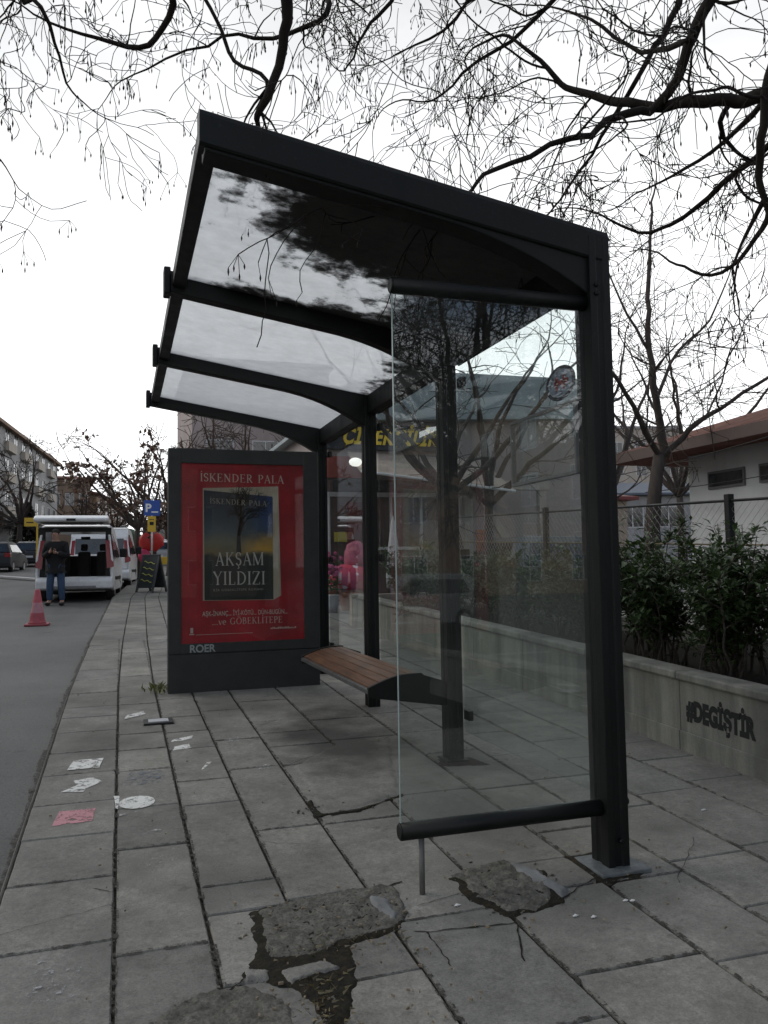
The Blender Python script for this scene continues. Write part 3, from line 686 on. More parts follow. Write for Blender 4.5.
def cover_mat():
    t = NT('book_cover_print'); x, y, z = t.sep(t.co.outputs['Object']); n = t.noise(4, 6, .6)
    u = t.math('DIVIDE', t.math('SUBTRACT', x, .75), .65); v = t.math('DIVIDE', t.math('SUBTRACT', z, 1.13), 1.02)
    vv = t.math('ADD', v, t.math('MULTIPLY', t.math('SUBTRACT', n, .5), .16))
    c = t.ramp(vv, [(.0, (.008, .012, .010)), (.40, (.013, .017, .014)), (.43, (.13, .10, .045)), (.52, (.11, .11, .075)), (.64, (.045, .065, .075)), (.82, (.012, .022, .035)), (1.0, (.008, .012, .02))])
    c = t.mix(t.math('MULTIPLY', t.ramp(u, [(.62, 0), (.95, .8)]), t.ramp(vv, [(.56, 0), (.7, 1)])), c, (.012, .035, .13))
    c = t.mix(t.math('MULTIPLY', t.ramp(u, [(.45, 0), (.8, .9)]), t.ramp(vv, [(.42, 0), (.45, 1), (.56, .6), (.64, 0)])), c, (.42, .24, .03))
    c = t.mix(t.math('MULTIPLY', t.ramp(n, [(.45, 0), (.7, .5)]), t.ramp(v, [(.4, 0), (.5, 1)])), c, (.02, .03, .04))
    return t.done(t.bsdf(c, .4))
bx = (.75, 1.40)
bk = MB().add([(.735, PY+.010, 2.19), (1.455, PY+.010, 2.215), (1.475, PY+.010, 1.16), (1.40, PY+.010, 1.12), (.735, PY+.010, 1.13)], [(0, 4, 3, 2, 1)]).build('book_pages', mat('page_edges', (.3, .26, .19), .7, 0, .2, 30, 0, stretch=(8, 1, .3)), po)
cv = MB().add([(.745, PY+.008, 2.17), (1.40, PY+.008, 2.115), (1.40, PY+.008, 1.125), (.75, PY+.008, 1.135)], [(0, 3, 2, 1)]).build('book_cover', cover_mat(), po)
# printed bare tree on the cover
def flat_tree(mb, x, z, ang, ln, w, d, rnd, y):
    x2, z2 = x+cos(ang)*ln, z+sin(ang)*ln; px_, pz_ = -sin(ang)*w/2, cos(ang)*w/2
    mb.add([(x+px_, y, z+pz_), (x-px_, y, z-pz_), (x2-px_*.6, y, z2-pz_*.6), (x2+px_*.6, y, z2+pz_*.6)], [(0, 1, 2, 3)])
    if d == 0: return
    for k in range(3 if d > 2 else 2):
        flat_tree(mb, x2, z2, ang+rnd.uniform(-.75, .75), ln*rnd.uniform(.6, .85), w*.62, d-1, rnd, y)
mb = MB(); flat_tree(mb, 1.07, 1.57, pi/2, .17, .05, 6, random.Random(4), PY+.0066); mb.build('printed_tree', plain('print_black', (.008, .009, .009)), cv)
# serif lettering drawn as strokes
class Serif:
    TH, TN = .125, .05
    def __init__(s): s.p = []
    def seg(s, x0, y0, x1, y1, w):
        dx, dy = x1-x0, y1-y0; l = sqrt(dx*dx+dy*dy) or 1; nx, ny = -dy/l*w/2, dx/l*w/2
        s.p.append([(x0+nx, y0+ny), (x0-nx, y0-ny), (x1-nx, y1-ny), (x1+nx, y1+ny)])
    def st(s, x, y0=0, y1=1, w=None): s.seg(x, y0, x, y1, w or s.TH)
    def sf(s, x, y, w=.26): s.seg(x-w/2, y+(.02 if y < .5 else -.02), x+w/2, y+(.02 if y < .5 else -.02), .04)
    def arc(s, cx, cy, rx, ry, a0, a1, n=12):
        pts = []
        for i in range(n+1):
            a = radians(a0+(a1-a0)*i/n); w = s.TN + (s.TH-s.TN)*abs(cos(a))
            pts.append((cx+rx*cos(a), cy+ry*sin(a), cos(a), sin(a), w))
        for p, q in zip(pts, pts[1:]):
            s.p.append([(p[0]+p[2]*p[4]/2, p[1]+p[3]*p[4]/2), (p[0]-p[2]*p[4]/2, p[1]-p[3]*p[4]/2), (q[0]-q[2]*q[4]/2, q[1]-q[3]*q[4]/2), (q[0]+q[2]*q[4]/2, q[1]+q[3]*q[4]/2)])
    def dot(s, x, y, r=.07): s.p.append([(x+r*cos(a), y+r*sin(a)) for a in [k*pi/4 for k in range(8)]])
def glyph(ch):
    s = Serif(); TH, TN = s.TH, s.TN
    if ch == ' ': return s, .42
    if ch == '.': s.dot(.1, .06); return s, .24
    b = {'İ': 'I', 'Ş': 'S', 'Ö': 'O'}.get(ch, ch)
    if b == 'I': s.st(.15); s.sf(.15, 0); s.sf(.15, 1); w = .3
    elif b == 'S':
        s.arc(.27, .74, .19, .24, 20, 250); s.arc(.27, .26, .19, .24, 70, -160); w = .54
        s.seg(.18, .53, .36, .47, TH); s.seg(.44, .72, .44, .9, .04)
    elif b == 'K': s.st(.15); s.sf(.15, 0); s.sf(.15, 1); s.seg(.2, .45, .6, .97, TN); s.seg(.3, .55, .66, 0, TH); s.sf(.64, 0, .2); s.sf(.6, 1, .22); w = .76
    elif b == 'E': s.st(.15); s.seg(.03, .98, .55, .98, .04); s.seg(.03, .02, .58, .02, .04); s.seg(.15, .52, .45, .52, TN); s.seg(.55, .8, .55, .98, .04); s.seg(.58, .02, .58, .2, .04); s.seg(.45, .43, .45, .61, .04); w = .66
    elif b == 'N': s.st(.15, w=TN); s.st(.68, w=TN); s.seg(.13, .97, .68, .03, TH); s.sf(.15, 0, .2); s.sf(.68, 1, .2); s.sf(.1, 1, .16); w = .84
    elif b == 'D': s.st(.15); s.sf(.15, 0); s.sf(.15, 1); s.arc(.25, .5, .45, .48, -90, 90); w = .8
    elif b == 'R': s.st(.15); s.sf(.15, 0); s.sf(.15, 1); s.arc(.28, .74, .24, .24, -90, 90); s.seg(.15, .98, .3, .98, TN); s.seg(.15, .5, .3, .5, TN); s.seg(.32, .5, .62, 0, TH); s.sf(.62, 0, .16); w = .72
    elif b == 'P': s.st(.15); s.sf(.15, 0); s.sf(.15, 1); s.arc(.28, .73, .26, .25, -90, 90); s.seg(.15, .98, .3, .98, TN); s.seg(.15, .48, .3, .48, TN); w = .62
    elif b == 'A': s.seg(.1, 0, .37, 1, TN); s.seg(.36, 1, .66, 0, TH); s.seg(.2, .34, .55, .34, TN); s.sf(.1, 0, .2); s.sf(.66, 0, .24); w = .76
    elif b == 'L': s.st(.15); s.sf(.15, 1); s.seg(.03, .02, .55, .02, .04); s.seg(.55, .02, .55, .22, .04); w = .6
    elif b == 'M': s.st(.12, w=TN); s.st(.84, w=TH); s.seg(.12, .97, .48, .04, TH); s.seg(.48, .04, .84, .97, TN); s.sf(.12, 0, .2); s.sf(.84, 0, .24); s.sf(.08, 1, .16); s.sf(.87, 1, .18); w = 1.0
    elif b == 'Y': s.seg(.06, 1, .36, .48, TH); s.seg(.64, 1, .36, .48, TN); s.st(.36, 0, .5); s.sf(.36, 0); s.sf(.08, 1, .22); s.sf(.64, 1, .18); w = .72
    elif b == 'Z': s.seg(.06, .98, .6, .98, .04); s.seg(.04, .02, .62, .02, .04); s.seg(.58, .97, .08, .03, TH); s.seg(.07, .8, .07, .98, .04); s.seg(.61, .02, .61, .2, .04); w = .68
    elif b == 'G': s.arc(.44, .5, .36, .48, 50, 320); s.st(.7, .04, .42); s.sf(.7, .44, .22); s.seg(.68, .72, .68, .92, .04); w = .86
    elif b == 'O': s.arc(.44, .5, .36, .48, 0, 360, 20); w = .88
    elif b == 'B': s.st(.15); s.sf(.15, 0); s.sf(.15, 1); s.arc(.28, .75, .22, .23, -90, 90); s.arc(.3, .27, .27, .25, -90, 90); s.seg(.15, .98, .3, .98, TN); s.seg(.15, .52, .3, .52, TN); s.seg(.15, .02, .3, .02, TN); w = .68
    elif b == 'T': s.st(.34); s.sf(.34, 0); s.seg(.04, .98, .64, .98, .04); s.seg(.05, .8, .05, .98, .04); s.seg(.63, .8, .63, .98, .04); w = .68
    elif b == 'v': s.seg(.04, .64, .26, 0, TH*.9); s.seg(.48, .64, .26, 0, TN); w = .52
    elif b == 'e': s.arc(.26, .32, .21, .3, 0, 310, 14); s.seg(.08, .36, .46, .36, TN); w = .54
    else: w = .5
    if ch == 'İ': s.dot(.15, 1.2)
    if ch == 'Ö': s.dot(.3, 1.2); s.dot(.58, 1.2)
    if ch == 'Ş': s.seg(.27, 0, .27, -.1, .05); s.seg(.27, -.1, .34, -.16, .06); s.seg(.34, -.16, .2, -.24, .06)
    return s, w
def serif_text(body, x0, x1, z, h, y, name, mt, parent, dz=0):
    gl = [glyph(c) for c in body]; tot = sum(w+.09 for _, w in gl)-.09; kx_ = (x1-x0)/(tot*h); cx = 0; mb = MB(); i = 0
    for s, w in gl:
        for poly in s.p:
            i += 1; pts = []
            for a, b in poly:
                X = x0+(cx+a)*h*kx_; f = (X-x0)/(x1-x0); pts.append((X, y-.00002*i, z+b*h+dz*f))
            mb.add(pts, [tuple(range(len(pts)))])
        cx += w+.09
    return mb.build(name, mt, parent)
P_INK = plain('poster_ink', (.42, .33, .28), .6); P_INK2 = plain('title_ink', (.36, .35, .31), .6)
serif_text('İSKENDER PALA', .71, 1.51, 2.255, .078, PY+.0105, 'poster_heading', P_INK, po, -.012)
serif_text('İSKENDER PALA', .80, 1.34, 2.045, .05, PY+.0055, 'cover_author', plain('author_ink', (.2, .19, .15)), cv, -.025)
serif_text('AKŞAM', .85, 1.31, 1.455, .125, PY+.0055, 'cover_title', P_INK2, cv)
serif_text('YILDIZI', .83, 1.32, 1.275, .125, PY+.0055, 'cover_title', P_INK2, cv, -.005)
text('BİR GÖBEKLİTEPE ROMANI', .03, 'cover_subtitle', plain('subtitle_ink', (.22, .21, .19)), cv, face_my(.83, PY+.0055, 1.215), 0, .0002, 0, 1.05, space=1.25)
text('AŞK-İNANÇ... İYİ-KÖTÜ... DÜN-BUGÜN...', .062, 'poster_slogan', P_INK, po, face_my(.73, PY+.0105, .985), .0008, .0002, 0, .66, space=1.05)
serif_text('...ve GÖBEKLİTEPE', .82, 1.485, .90, .062, PY+.0105, 'poster_slogan', P_INK, po)
mb = MB(); mb.box(.62, .645, PY+.0096, PY+.011, .83, .88); mb.box(.61, .655, PY+.0096, PY+.011, .815, .824); mb.box(.67, 1.2, PY+.0096, PY+.011, .812, .816); mb.build('publisher_mark', P_INK, po)
text('roman - yayınevi', .026, 'poster_small_print', P_INK, po, face_my(1.38, PY+.0105, .84), 0, .0002) if False else None
mb = MB(); rq = random.Random(2); x = 1.37
while x < 1.62: wdt = rq.uniform(.006, .014); mb.box(x, x+wdt, PY+.0096, PY+.011, .842, .842+rq.choice((.012, .018))); x += wdt+.004
mb.build('poster_small_print', P_INK, po)
MB().box(fx0+.001, fx1-.001, PY+.001, PY+.004, fz0+.001, fz1-.001).build('glass_cover', M_CLEARW, adv)
text('ROER', .098, 'maker_lettering', plain('worn_grey_lettering', (.25, .27, .27)), adv, face_my(.61, PY-.0015, .655), .0025, .001, 0, .95)
# weeds at the foot of the panel
mb = MB(); rw = random.Random(1)
for i in range(60):
    x = .33+rw.gauss(0, .045); y = 7.95+rw.gauss(0, .12); z = gz(y); a = rw.uniform(0, 2*pi); l = rw.uniform(.03, .09)
    mb.add([(x, y, z), (x+.012*cos(a+1.5), y+.012*sin(a+1.5), z+l*.5), (x+l*.6*cos(a), y+l*.6*sin(a), z+l)], [(0, 1, 2)])
tag(mb.build('weeds', leaf('weed_leaf', (.06, .07, .02), (.16, .17, .07))), 'small tuft of weeds growing at the left foot of the advertising panel', 'weeds', kind='stuff')

# ------------------------------------------------------------------ planter, hedge, fence
PX = 3.585
pl = thing('planter_wall', (0, 0, 0), 'long low stone planter wall with a lip and stencilled writing beside the pavement', 'planter')
def wall_strip(x0, x1, y0, y1, za, zb, name, mt, bev=.006):
    mb = MB(); ys = [y0]+[y for y in (2, 4, 6, 8, 10, 12) if y0 < y < y1]+[y1]; vs = []; fs = []
    for y in ys: g = gz(y); vs += [(x0, y, g+za), (x1, y, g+za), (x1, y, g+zb), (x0, y, g+zb)]
    for i in range(len(ys)-1):
        for k in range(4): fs.append((i*4+k, i*4+(k+1) % 4, i*4+4+(k+1) % 4, i*4+4+k))
    fs += [(0, 3, 2, 1), tuple((len(ys)-1)*4+k for k in range(4))]
    mb.add(vs, fs); return mb.build(name, mt, pl, bev)
wall_strip(PX, PX+.14, -3, 12.75, -.05, .465, 'wall', M_PLANT)
wall_strip(PX-.012, PX-.001, -3, 12.75, -.05, .13, 'plinth', M_PLANT)
wall_strip(PX-.03, PX+.17, -3, 12.78, .467, .522, 'coping', M_PLANT, .012)
MB().box(PX+.001, 5.2, 12.79, 12.93, gz(12.8)-.05, gz(12.8)+.5).build('end_wall', M_TAN, pl, .006)
wall_strip(PX+.145, 5.2, -3, 12.78, 0, .40, 'soil', M_SOIL, 0)
wall_strip(5.201, 5.32, -3, 12.78, -.05, .55, 'back_wall', M_PLANT)
P_STEN = worn_paint('stencil_black', (.014, .014, .014), .36)
st = text('#DEGİŞTİR', .166, 'stencil_writing', P_STEN, pl, face_mx(PX-.002, 4.575, gz(4.27)+.235) @ Matrix.Rotation(.037*-1, 4, 'Z'), .0115, .0005, 0, .66, space=1.05)

def shrub(x, y, h, w, nstem, nleaf, ls, seed, label, mleaf=M_LEAF, droop=0, base=None):
    rd = random.Random(seed); z0 = gz(y)+(.40 if base is None else base)
    t = thing('laurel_shrub', (x, y, z0), label, 'shrub', 'evergreen shrubs in the planter')
    sm = MB(); lf = MB(); tips = []
    for i in range(nstem):
        a = rd.uniform(0, 2*pi); lean = rd.uniform(.05, .5)*w; hh = h*rd.uniform(.55, 1.0)
        pts = [(rd.gauss(0, w*.12), rd.gauss(0, w*.16), 0)]
        n = 7
        for k in range(1, n+1):
            s = k/n; pts.append((pts[0][0]+cos(a)*lean*s**1.2+rd.gauss(0, .015), pts[0][1]+sin(a)*lean*1.25*s**1.2+rd.gauss(0, .015), hh*s - droop*s*s))
        sm.tube(pts, [.011*(1-.75*k/n) for k in range(n+1)], 5); tips.append(pts)
        for j in range(4):
            k = rd.randint(2, n-1); b = rd.uniform(0, 2*pi); q = Vector(pts[k]); l = rd.uniform(.12, .3)*w
            pp = [q, q+Vector((cos(b)*l*.6, sin(b)*l*.6, l*.35)), q+Vector((cos(b)*l, sin(b)*l, l*.8))]; sm.tube(pp, [.006, .004, .002], 4); tips.append([tuple(v) for v in pp])
    tot = 0
    while tot < nleaf:
        p = rd.choice(tips); s = rd.random()**.6*(len(p)-1); k = min(int(s), len(p)-2)
        c = Vector(p[k]).lerp(Vector(p[k+1]), s-k)
        if c.z < .12*h and rd.random() < .85 and droop == 0: continue
        a = rd.uniform(0, 2*pi); el = rd.uniform(-.3, 1.0); d = Vector((cos(a)*cos(el), sin(a)*cos(el), sin(el)))
        l = ls*rd.uniform(.6, 1.25); wd = l*.21; sd = d.cross(Vector((0, 0, 1))).normalized(); nr = sd.cross(d)
        c = c + d*rd.uniform(0, .05)
        m1 = c+d*l*.45; e = c+d*l-nr*l*.18
        lf.add([c, m1+sd*wd+nr*wd*.4, e, m1-sd*wd+nr*wd*.4, m1], [(0, 4, 1), (4, 2, 1), (0, 3, 4), (4, 3, 2)]); tot += 1
    sm.build('stems', M_BARK2, t); lf.build('leaves', mleaf, t); return t
hd = [(4.1, 2.2, 1.05, .8), (4.25, 3.1, 1.0, .8), (4.05, 3.75, .98, .7), (4.45, 4.3, 1.12, .8), (4.05, 4.7, .98, .7), (4.5, 5.1, 1.2, .7), (4.1, 5.5, 1.0, .75), (4.4, 6.1, 1.2, .75),
      (4.1, 6.7, .92, .85), (4.4, 7.4, .92, .85), (4.1, 8.1, .85, .85), (4.35, 8.9, .85, .9), (4.1, 9.7, .85, .9), (4.35, 10.5, .9, .9), (4.1, 11.3, .95, .9)]
hl = ['laurel shrub nearest the camera, at the right end of the planter', 'tall laurel shrub second from the near end of the planter', 'leafy laurel shrub right above the stencilled writing', 'bushy laurel behind the stencilled writing beside the fence',
      'laurel shrub just left of the stencilled writing', 'tallest laurel with upright shoots in front of the white building', 'laurel shrub just right of the nearest shelter post', 'upright laurel shrub behind the nearest shelter post',
      'low laurel shrub first seen through the end glass from the right', 'low laurel by the fence seen through the right of the end glass', 'low laurel shrub in the middle of the end glass', 'sparse laurel by the fence seen through the middle of the glass',
      'low laurel shrub right of the second shelter post', 'laurel shrub left of the second shelter post', 'last laurel shrub at the far end of the planter by the flower shop']
for i, (x, y, h, w) in enumerate(hd): shrub(x, y, h, w, 16, (2600 if y < 6.5 else 2500) if y > 3 else 1800, .085, 50+i, hl[i])
shrub(3.75, 10.2, .45, .6, 12, 700, .07, 90, 'trailing shrub spilling over the planter wall into a dark clump', droop=.55)

fe = thing('chain_link_fence', (0, 0, 0), 'dark post and rail fence with thin wire mesh behind the planter', 'fence')
FX = 5.0
for y in (-.6, 2.6, 5.72, 8.9, 12.1): MB().box(FX-.03, FX+.03, y-.03, y+.03, gz(y)+.3, gz(y)+1.79).build('fence_post', M_STEEL, fe, .004)
mb = MB(); mb.tube([(FX, -1, gz(-1)+1.74), (FX, 12.1, gz(12.1)+1.74)], .013, 8); mb.build('top_rail', M_STEEL, fe, smooth=True)
mb = MB(); mb.tube([(FX, -1, gz(-1)+1.36), (FX, 12.1, gz(12.1)+1.36)], .008, 6); mb.build('middle_rail', mat('rusty_rail', (.12, .085, .035), .7), fe)
mb = MB(); s = .085; y = -1.0
while y < 12:
    for sg in (1, -1):
        a, b = (y, y+1.4) if sg > 0 else (y+1.4, y)
        p, q = Vector((FX, a, gz(a)+.35)), Vector((FX, b, gz(b)+1.72)); mb.tube([p, q], .0016, 3, False)
    y += s
o = mb.build('wire_mesh', P_SILVER, fe)

# ------------------------------------------------------------------ trees
def growtree(paths, seed, twig=1.0, levels=3, droop=.25, pods=0, minr=.0022, density=1.0, segl=.11, lens=(1.3, .75, .42), bbox=None):
    """paths: list of (points, r0, r1). returns (limb MB, twig MB, pod MB)"""
    rd = random.Random(seed); limb = MB(); tw = MB(); pd = MB()
    def smooth(pts, sub=4):
        P = [Vector(p) for p in pts]; out_ = []
        for i in range(len(P)-1):
            p0 = P[max(i-1, 0)]; p1 = P[i]; p2 = P[i+1]; p3 = P[min(i+2, len(P)-1)]
            for k in range(sub):
                t = k/sub; out_.append(.5*((2*p1)+(-p0+p2)*t+(2*p0-5*p1+4*p2-p3)*t*t+(-p0+3*p1-3*p2+p3)*t**3))
        out_.append(P[-1]); return out_
    def branch(p, d, ln, r, lev):
        n = max(3, int(ln/segl)); pts = [p.copy()]; dd = d.normalized(); wob = Vector((rd.gauss(0, 1), rd.gauss(0, 1), rd.gauss(0, 1)))*.28
        for i in range(n):
            wob = wob*.8 + Vector((rd.gauss(0, 1), rd.gauss(0, 1), rd.gauss(0, 1)))*.15
            dd = (dd + wob*.6 + Vector((rd.gauss(0, .14), rd.gauss(0, .14), rd.gauss(0, .14))) + Vector((0, 0, -droop*1.6*segl*(1+i/n)))).normalized()
            pts.append(pts[-1]+dd*ln/n)
        rad = [max(minr, r*(1-.8*i/n)) for i in range(n+1)]
        (tw if lev > 0 else limb).tube(pts, rad, 4 if lev > 0 else 6, False)
        if lev < levels-1:
            nb = int((3.2 if lev == 0 else 3.4)*density*ln/lens[lev]*1.6+rd.random())
            for _ in range(nb):
                i = rd.randint(1, n-1); ax = Vector((rd.gauss(0, 1), rd.gauss(0, 1), rd.gauss(0, .8))).normalized()
                tg = (pts[i+1]-pts[i]).normalized(); nd = (tg*rd.uniform(.5, 1.1)+ax*rd.uniform(.6, 1.0)).normalized()
                branch(pts[i], nd, lens[lev+1]*rd.uniform(.5, 1.3)*twig, max(minr, rad[i]*.55), lev+1)
        if pods and rd.random() < pods and lev >= levels-2:
            q = pts[-1]
            for _ in range(rd.randint(1, 4)):
                o_ = Vector((rd.gauss(0, .025), rd.gauss(0, .025), 0)); h = rd.uniform(.03, .09); l = rd.uniform(.018, .035)
                a = q+o_+Vector((0, 0, -h)); tw.tube([q, a], minr*.7, 3, False)
                pd.tube([a, a+Vector((0, 0, -l*.5)), a+Vector((0, 0, -l))], [.002, .0045, .001], 5, False)
    for pts, r0, r1, dens in paths:
        P = smooth(pts); n = len(P); lt = sum((P[i+1]-P[i]).length for i in range(n-1))
        P = [p+noise.noise_vector(p*2.3)*min(.06, lt*.014)+noise.noise_vector(p*7)*min(.035, lt*.01) for p in P]
        rad = [r0+(r1-r0)*i/(n-1) for i in range(n)]; rad = [r*(1+.12*noise.noise(p*6)) for r, p in zip(rad, P)]
        limb.tube(P, rad, 9 if r0 > .03 else 6)
        for _ in range(int(lt*dens*density*2.3)):
            i = rd.randint(int(n*.05), n-2); tg = (P[i+1]-P[i]).normalized(); ax = Vector((rd.gauss(0, 1), rd.gauss(0, 1), rd.gauss(0, .8))).normalized()
            branch(P[i], (tg*rd.uniform(.4, 1)+ax).normalized(), lens[0]*rd.uniform(.35, 1.25)*twig, max(minr, rad[i]*rd.uniform(.22, .5)), 0 if levels > 2 else 1)
        branch(P[-1], P[-1]-P[-2], lens[0]*.7*twig, r1, 0)
    return limb, tw, pd
def ray(px, py, d):
    v = (r2*((px-384)/F) + u2*((512-py)/F) + fw).normalized(); return Vector((0, 0, CH)) + v*d
def tree(name, loc, label, cat, paths, seed, mb_, mt_, group=None, trunkpath=None, trunkr=(.12, .08), **kw):
    t = thing(name, loc, label, cat, group)
    if trunkpath:
        q = MB(); n = len(trunkpath); q.tube(trunkpath, [trunkr[0]+(trunkr[1]-trunkr[0])*i/(n-1)+(.35*trunkr[0] if i == 0 else 0) for i in range(n)], 12)
        q.build('trunk', mb_, t, smooth=True, world=True)
    a, b, c = growtree(paths, seed, **kw)
    a.build('limbs', mb_, t, smooth=True, world=True); b.build('twigs', mt_, t, world=True)
    if c.v: c.build('seed_pods', M_POD, t, world=True)
    return t
# tree leaning over the pavement from the right, rooted in the planter just outside the frame
TR = Vector((4.55, 2.9, 0)); fork = Vector((4.5, 3.0, 3.6))
pth = [
 ([fork, ray(800, 92, 5.2), ray(768, 95, 5.1), ray(735, 103, 5.2), ray(690, 103, 5.2), ray(640, 103, 5.3), ray(600, 95, 5.4), ray(572, 88, 5.5), ray(548, 68, 5.55), ray(514, 40, 5.6)], .05, .010, .9),
 ([fork, ray(840, -60, 5.6), ray(735, -60, 5.4), ray(712, 0, 5.3), ray(690, 45, 5.2), ray(660, 98, 5.2), ray(622, 112, 5.0), ray(585, 132, 4.8), ray(515, 158, 4.5), ray(465, 189, 4.25)], .045, .009, .75),
 ([fork, ray(830, 40, 5.0), ray(775, 60, 4.9), ray(766, 120, 4.8), ray(762, 170, 4.8), ray(768, 210, 4.8), ray(752, 240, 4.75)], .03, .012, .6),
 ([fork+Vector((0, 0, .3)), ray(850, -120, 6.2), ray(740, -100, 6.2), ray(690, -40, 6.2), ray(670, 20, 6.0), ray(640, 75, 5.9), ray(600, 140, 5.9), ray(560, 200, 5.8)], .04, .007, .7),
 ([fork, ray(840, 120, 5.4), ray(750, 155, 5.6), ray(700, 205, 5.7), ray(650, 232, 5.8), ray(600, 215, 5.9)], .03, .006, .8),
 ([fork+Vector((0, 0, .5)), ray(830, -160, 6.6), ray(700, -130, 6.6), ray(600, -60, 6.6), ray(540, 10, 6.4), ray(480, 60, 6.3), ray(430, 110, 6.2)], .035, .006, .8),
 ([ray(764, 200, 4.8), ray(745, 236, 4.8), ray(733, 266, 4.75)], .014, .005, .3),
 ([ray(690, 40, 5.2), ray(640, 50, 5.6), ray(590, 20, 5.9), ray(540, 5, 6.2)], .018, .005, .8),
 ([fork+Vector((0, 0, .2)), ray(820, 60, 6.4), ray(740, 130, 6.6), ray(690, 170, 6.7), ray(640, 190, 6.8)], .03, .006, .9),
]
tree('overhanging_tree', tuple(TR), 'bare tree reaching over from the right with a thick crooked limb and drooping twigs', 'tree', pth, 21, M_BARK, M_BARK, trunkpath=[tuple(TR+Vector((0, 0, .3))), (4.58, 2.95, 1.5), (4.52, 2.95, 2.6), tuple(fork), (4.5, 2.95, 5.0)], trunkr=(.17, .09),
     levels=3, droop=.42, pods=.45, density=.92, lens=(1.15, .62, .34), segl=.05, minr=.0023)
# second tree, trunk behind the camera; its branch tips hang into the top left
f2 = Vector((1.6, -1.6, 3.4))
pth = [
 ([f2, (1.4, .3, 5.2), ray(330, -140, 5.6), ray(300, -40, 5.2), ray(293, 0, 5.1), ray(288, 50, 5.05), ray(262, 105, 5.0), ray(258, 120, 5.0)], .06, .014, .6),
 ([f2, (.9, .5, 5.0), ray(250, -150, 5.4), ray(165, -40, 5.4), ray(172, 5, 5.4), ray(150, 45, 5.4), ray(100, 48, 5.5), ray(45, 18, 5.6)], .04, .006, .75),
 ([f2, (.2, 1.2, 5.2), ray(20, -60, 5.2), ray(38, 10, 5.2), ray(60, 60, 5.2), ray(78, 95, 5.2)], .022, .004, .55),
 ([f2, (-.4, 1.5, 4.6), ray(-50, 120, 5.0), ray(-15, 140, 5.0), ray(10, 165, 5.0)], .012, .003, .35),
 ([f2, (1.5, .8, 5.4), ray(345, -60, 5.8), ray(330, 10, 5.8), ray(270, 38, 5.9), ray(205, 45, 6.0), ray(140, 75, 6.0)], .03, .005, .7),
 ([f2, (1.8, 1.0, 5.6), ray(430, -90, 6.4), ray(400, -10, 6.4), ray(370, 30, 6.3), ray(350, 70, 6.2)], .03, .005, .8),
 ([ray(258, 118, 5.0), ray(268, 80, 5.05), ray(235, 60, 5.2), ray(215, 20, 5.3), ray(190, -20, 5.4)], .012, .01, .7),
 ([f2, (2.2, 1.2, 5.8), ray(560, -90, 6.5), ray(500, -20, 6.5), ray(440, 25, 6.5), ray(395, 50, 6.5)], .03, .005, .7),
]
tree('street_tree', (1.6, -1.6, 0), 'bare street tree whose thin pod-hung branches droop in from the top left', 'tree', pth, 33, M_BARK, M_BARK, trunkpath=[(1.6, -1.6, -.1), (1.63, -1.62, 1.2), (1.58, -1.6, 2.5), (1.6, -1.6, 3.45)], trunkr=(.14, .09),
     levels=3, droop=.3, pods=.6, density=.72, lens=(.7, .45, .26), segl=.045, minr=.0021)
# tree behind the fence, right of the shelter
B = Vector((7.4, 10, .35))
def at(px, py, Y):
    v = r2*((px-384)/F) + u2*((512-py)/F) + fw; return Vector((0, 0, CH)) + v*(Y/v.y)
pth = [
 ([at(657, 470, 10), at(664, 450, 10), at(655, 400, 10), at(648, 350, 10), at(648, 300, 10.2), at(650, 240, 10.4), at(655, 195, 10.6)], .075, .015, .95),
 ([at(661, 458, 10), at(640, 420, 9.7), at(610, 368, 9.4), at(596, 330, 9.2)], .05, .012, 1.0),
 ([at(663, 458, 10), at(690, 430, 9.8), at(720, 408, 9.6), at(768, 378, 9.3), at(820, 360, 9)], .05, .014, 1.1),
 ([at(655, 400, 10), at(680, 350, 10.2), at(715, 310, 10.5), at(740, 250, 10.8)], .03, .008, 1.0),
 ([at(648, 350, 10), at(620, 300, 10.2), at(600, 250, 10.5)], .025, .007, 1.0),
 ([at(690, 430, 9.8), at(715, 400, 10.3), at(745, 320, 10.6), at(790, 270, 10.9)], .022, .006, 1.0)]
tree('yard_tree', tuple(B), 'slender bare tree forking in three behind the fence in front of the white building', 'tree', pth, 5, M_BARK2, M_BARK2, trunkpath=[tuple(B), tuple(at(652, 530, 10)), tuple(at(655, 490, 10)), tuple(at(659, 455, 10))], trunkr=(.13, .08),
     levels=3, droop=-.02, pods=.12, density=.75, lens=(1.3, .8, .5), segl=.16, minr=.0042)
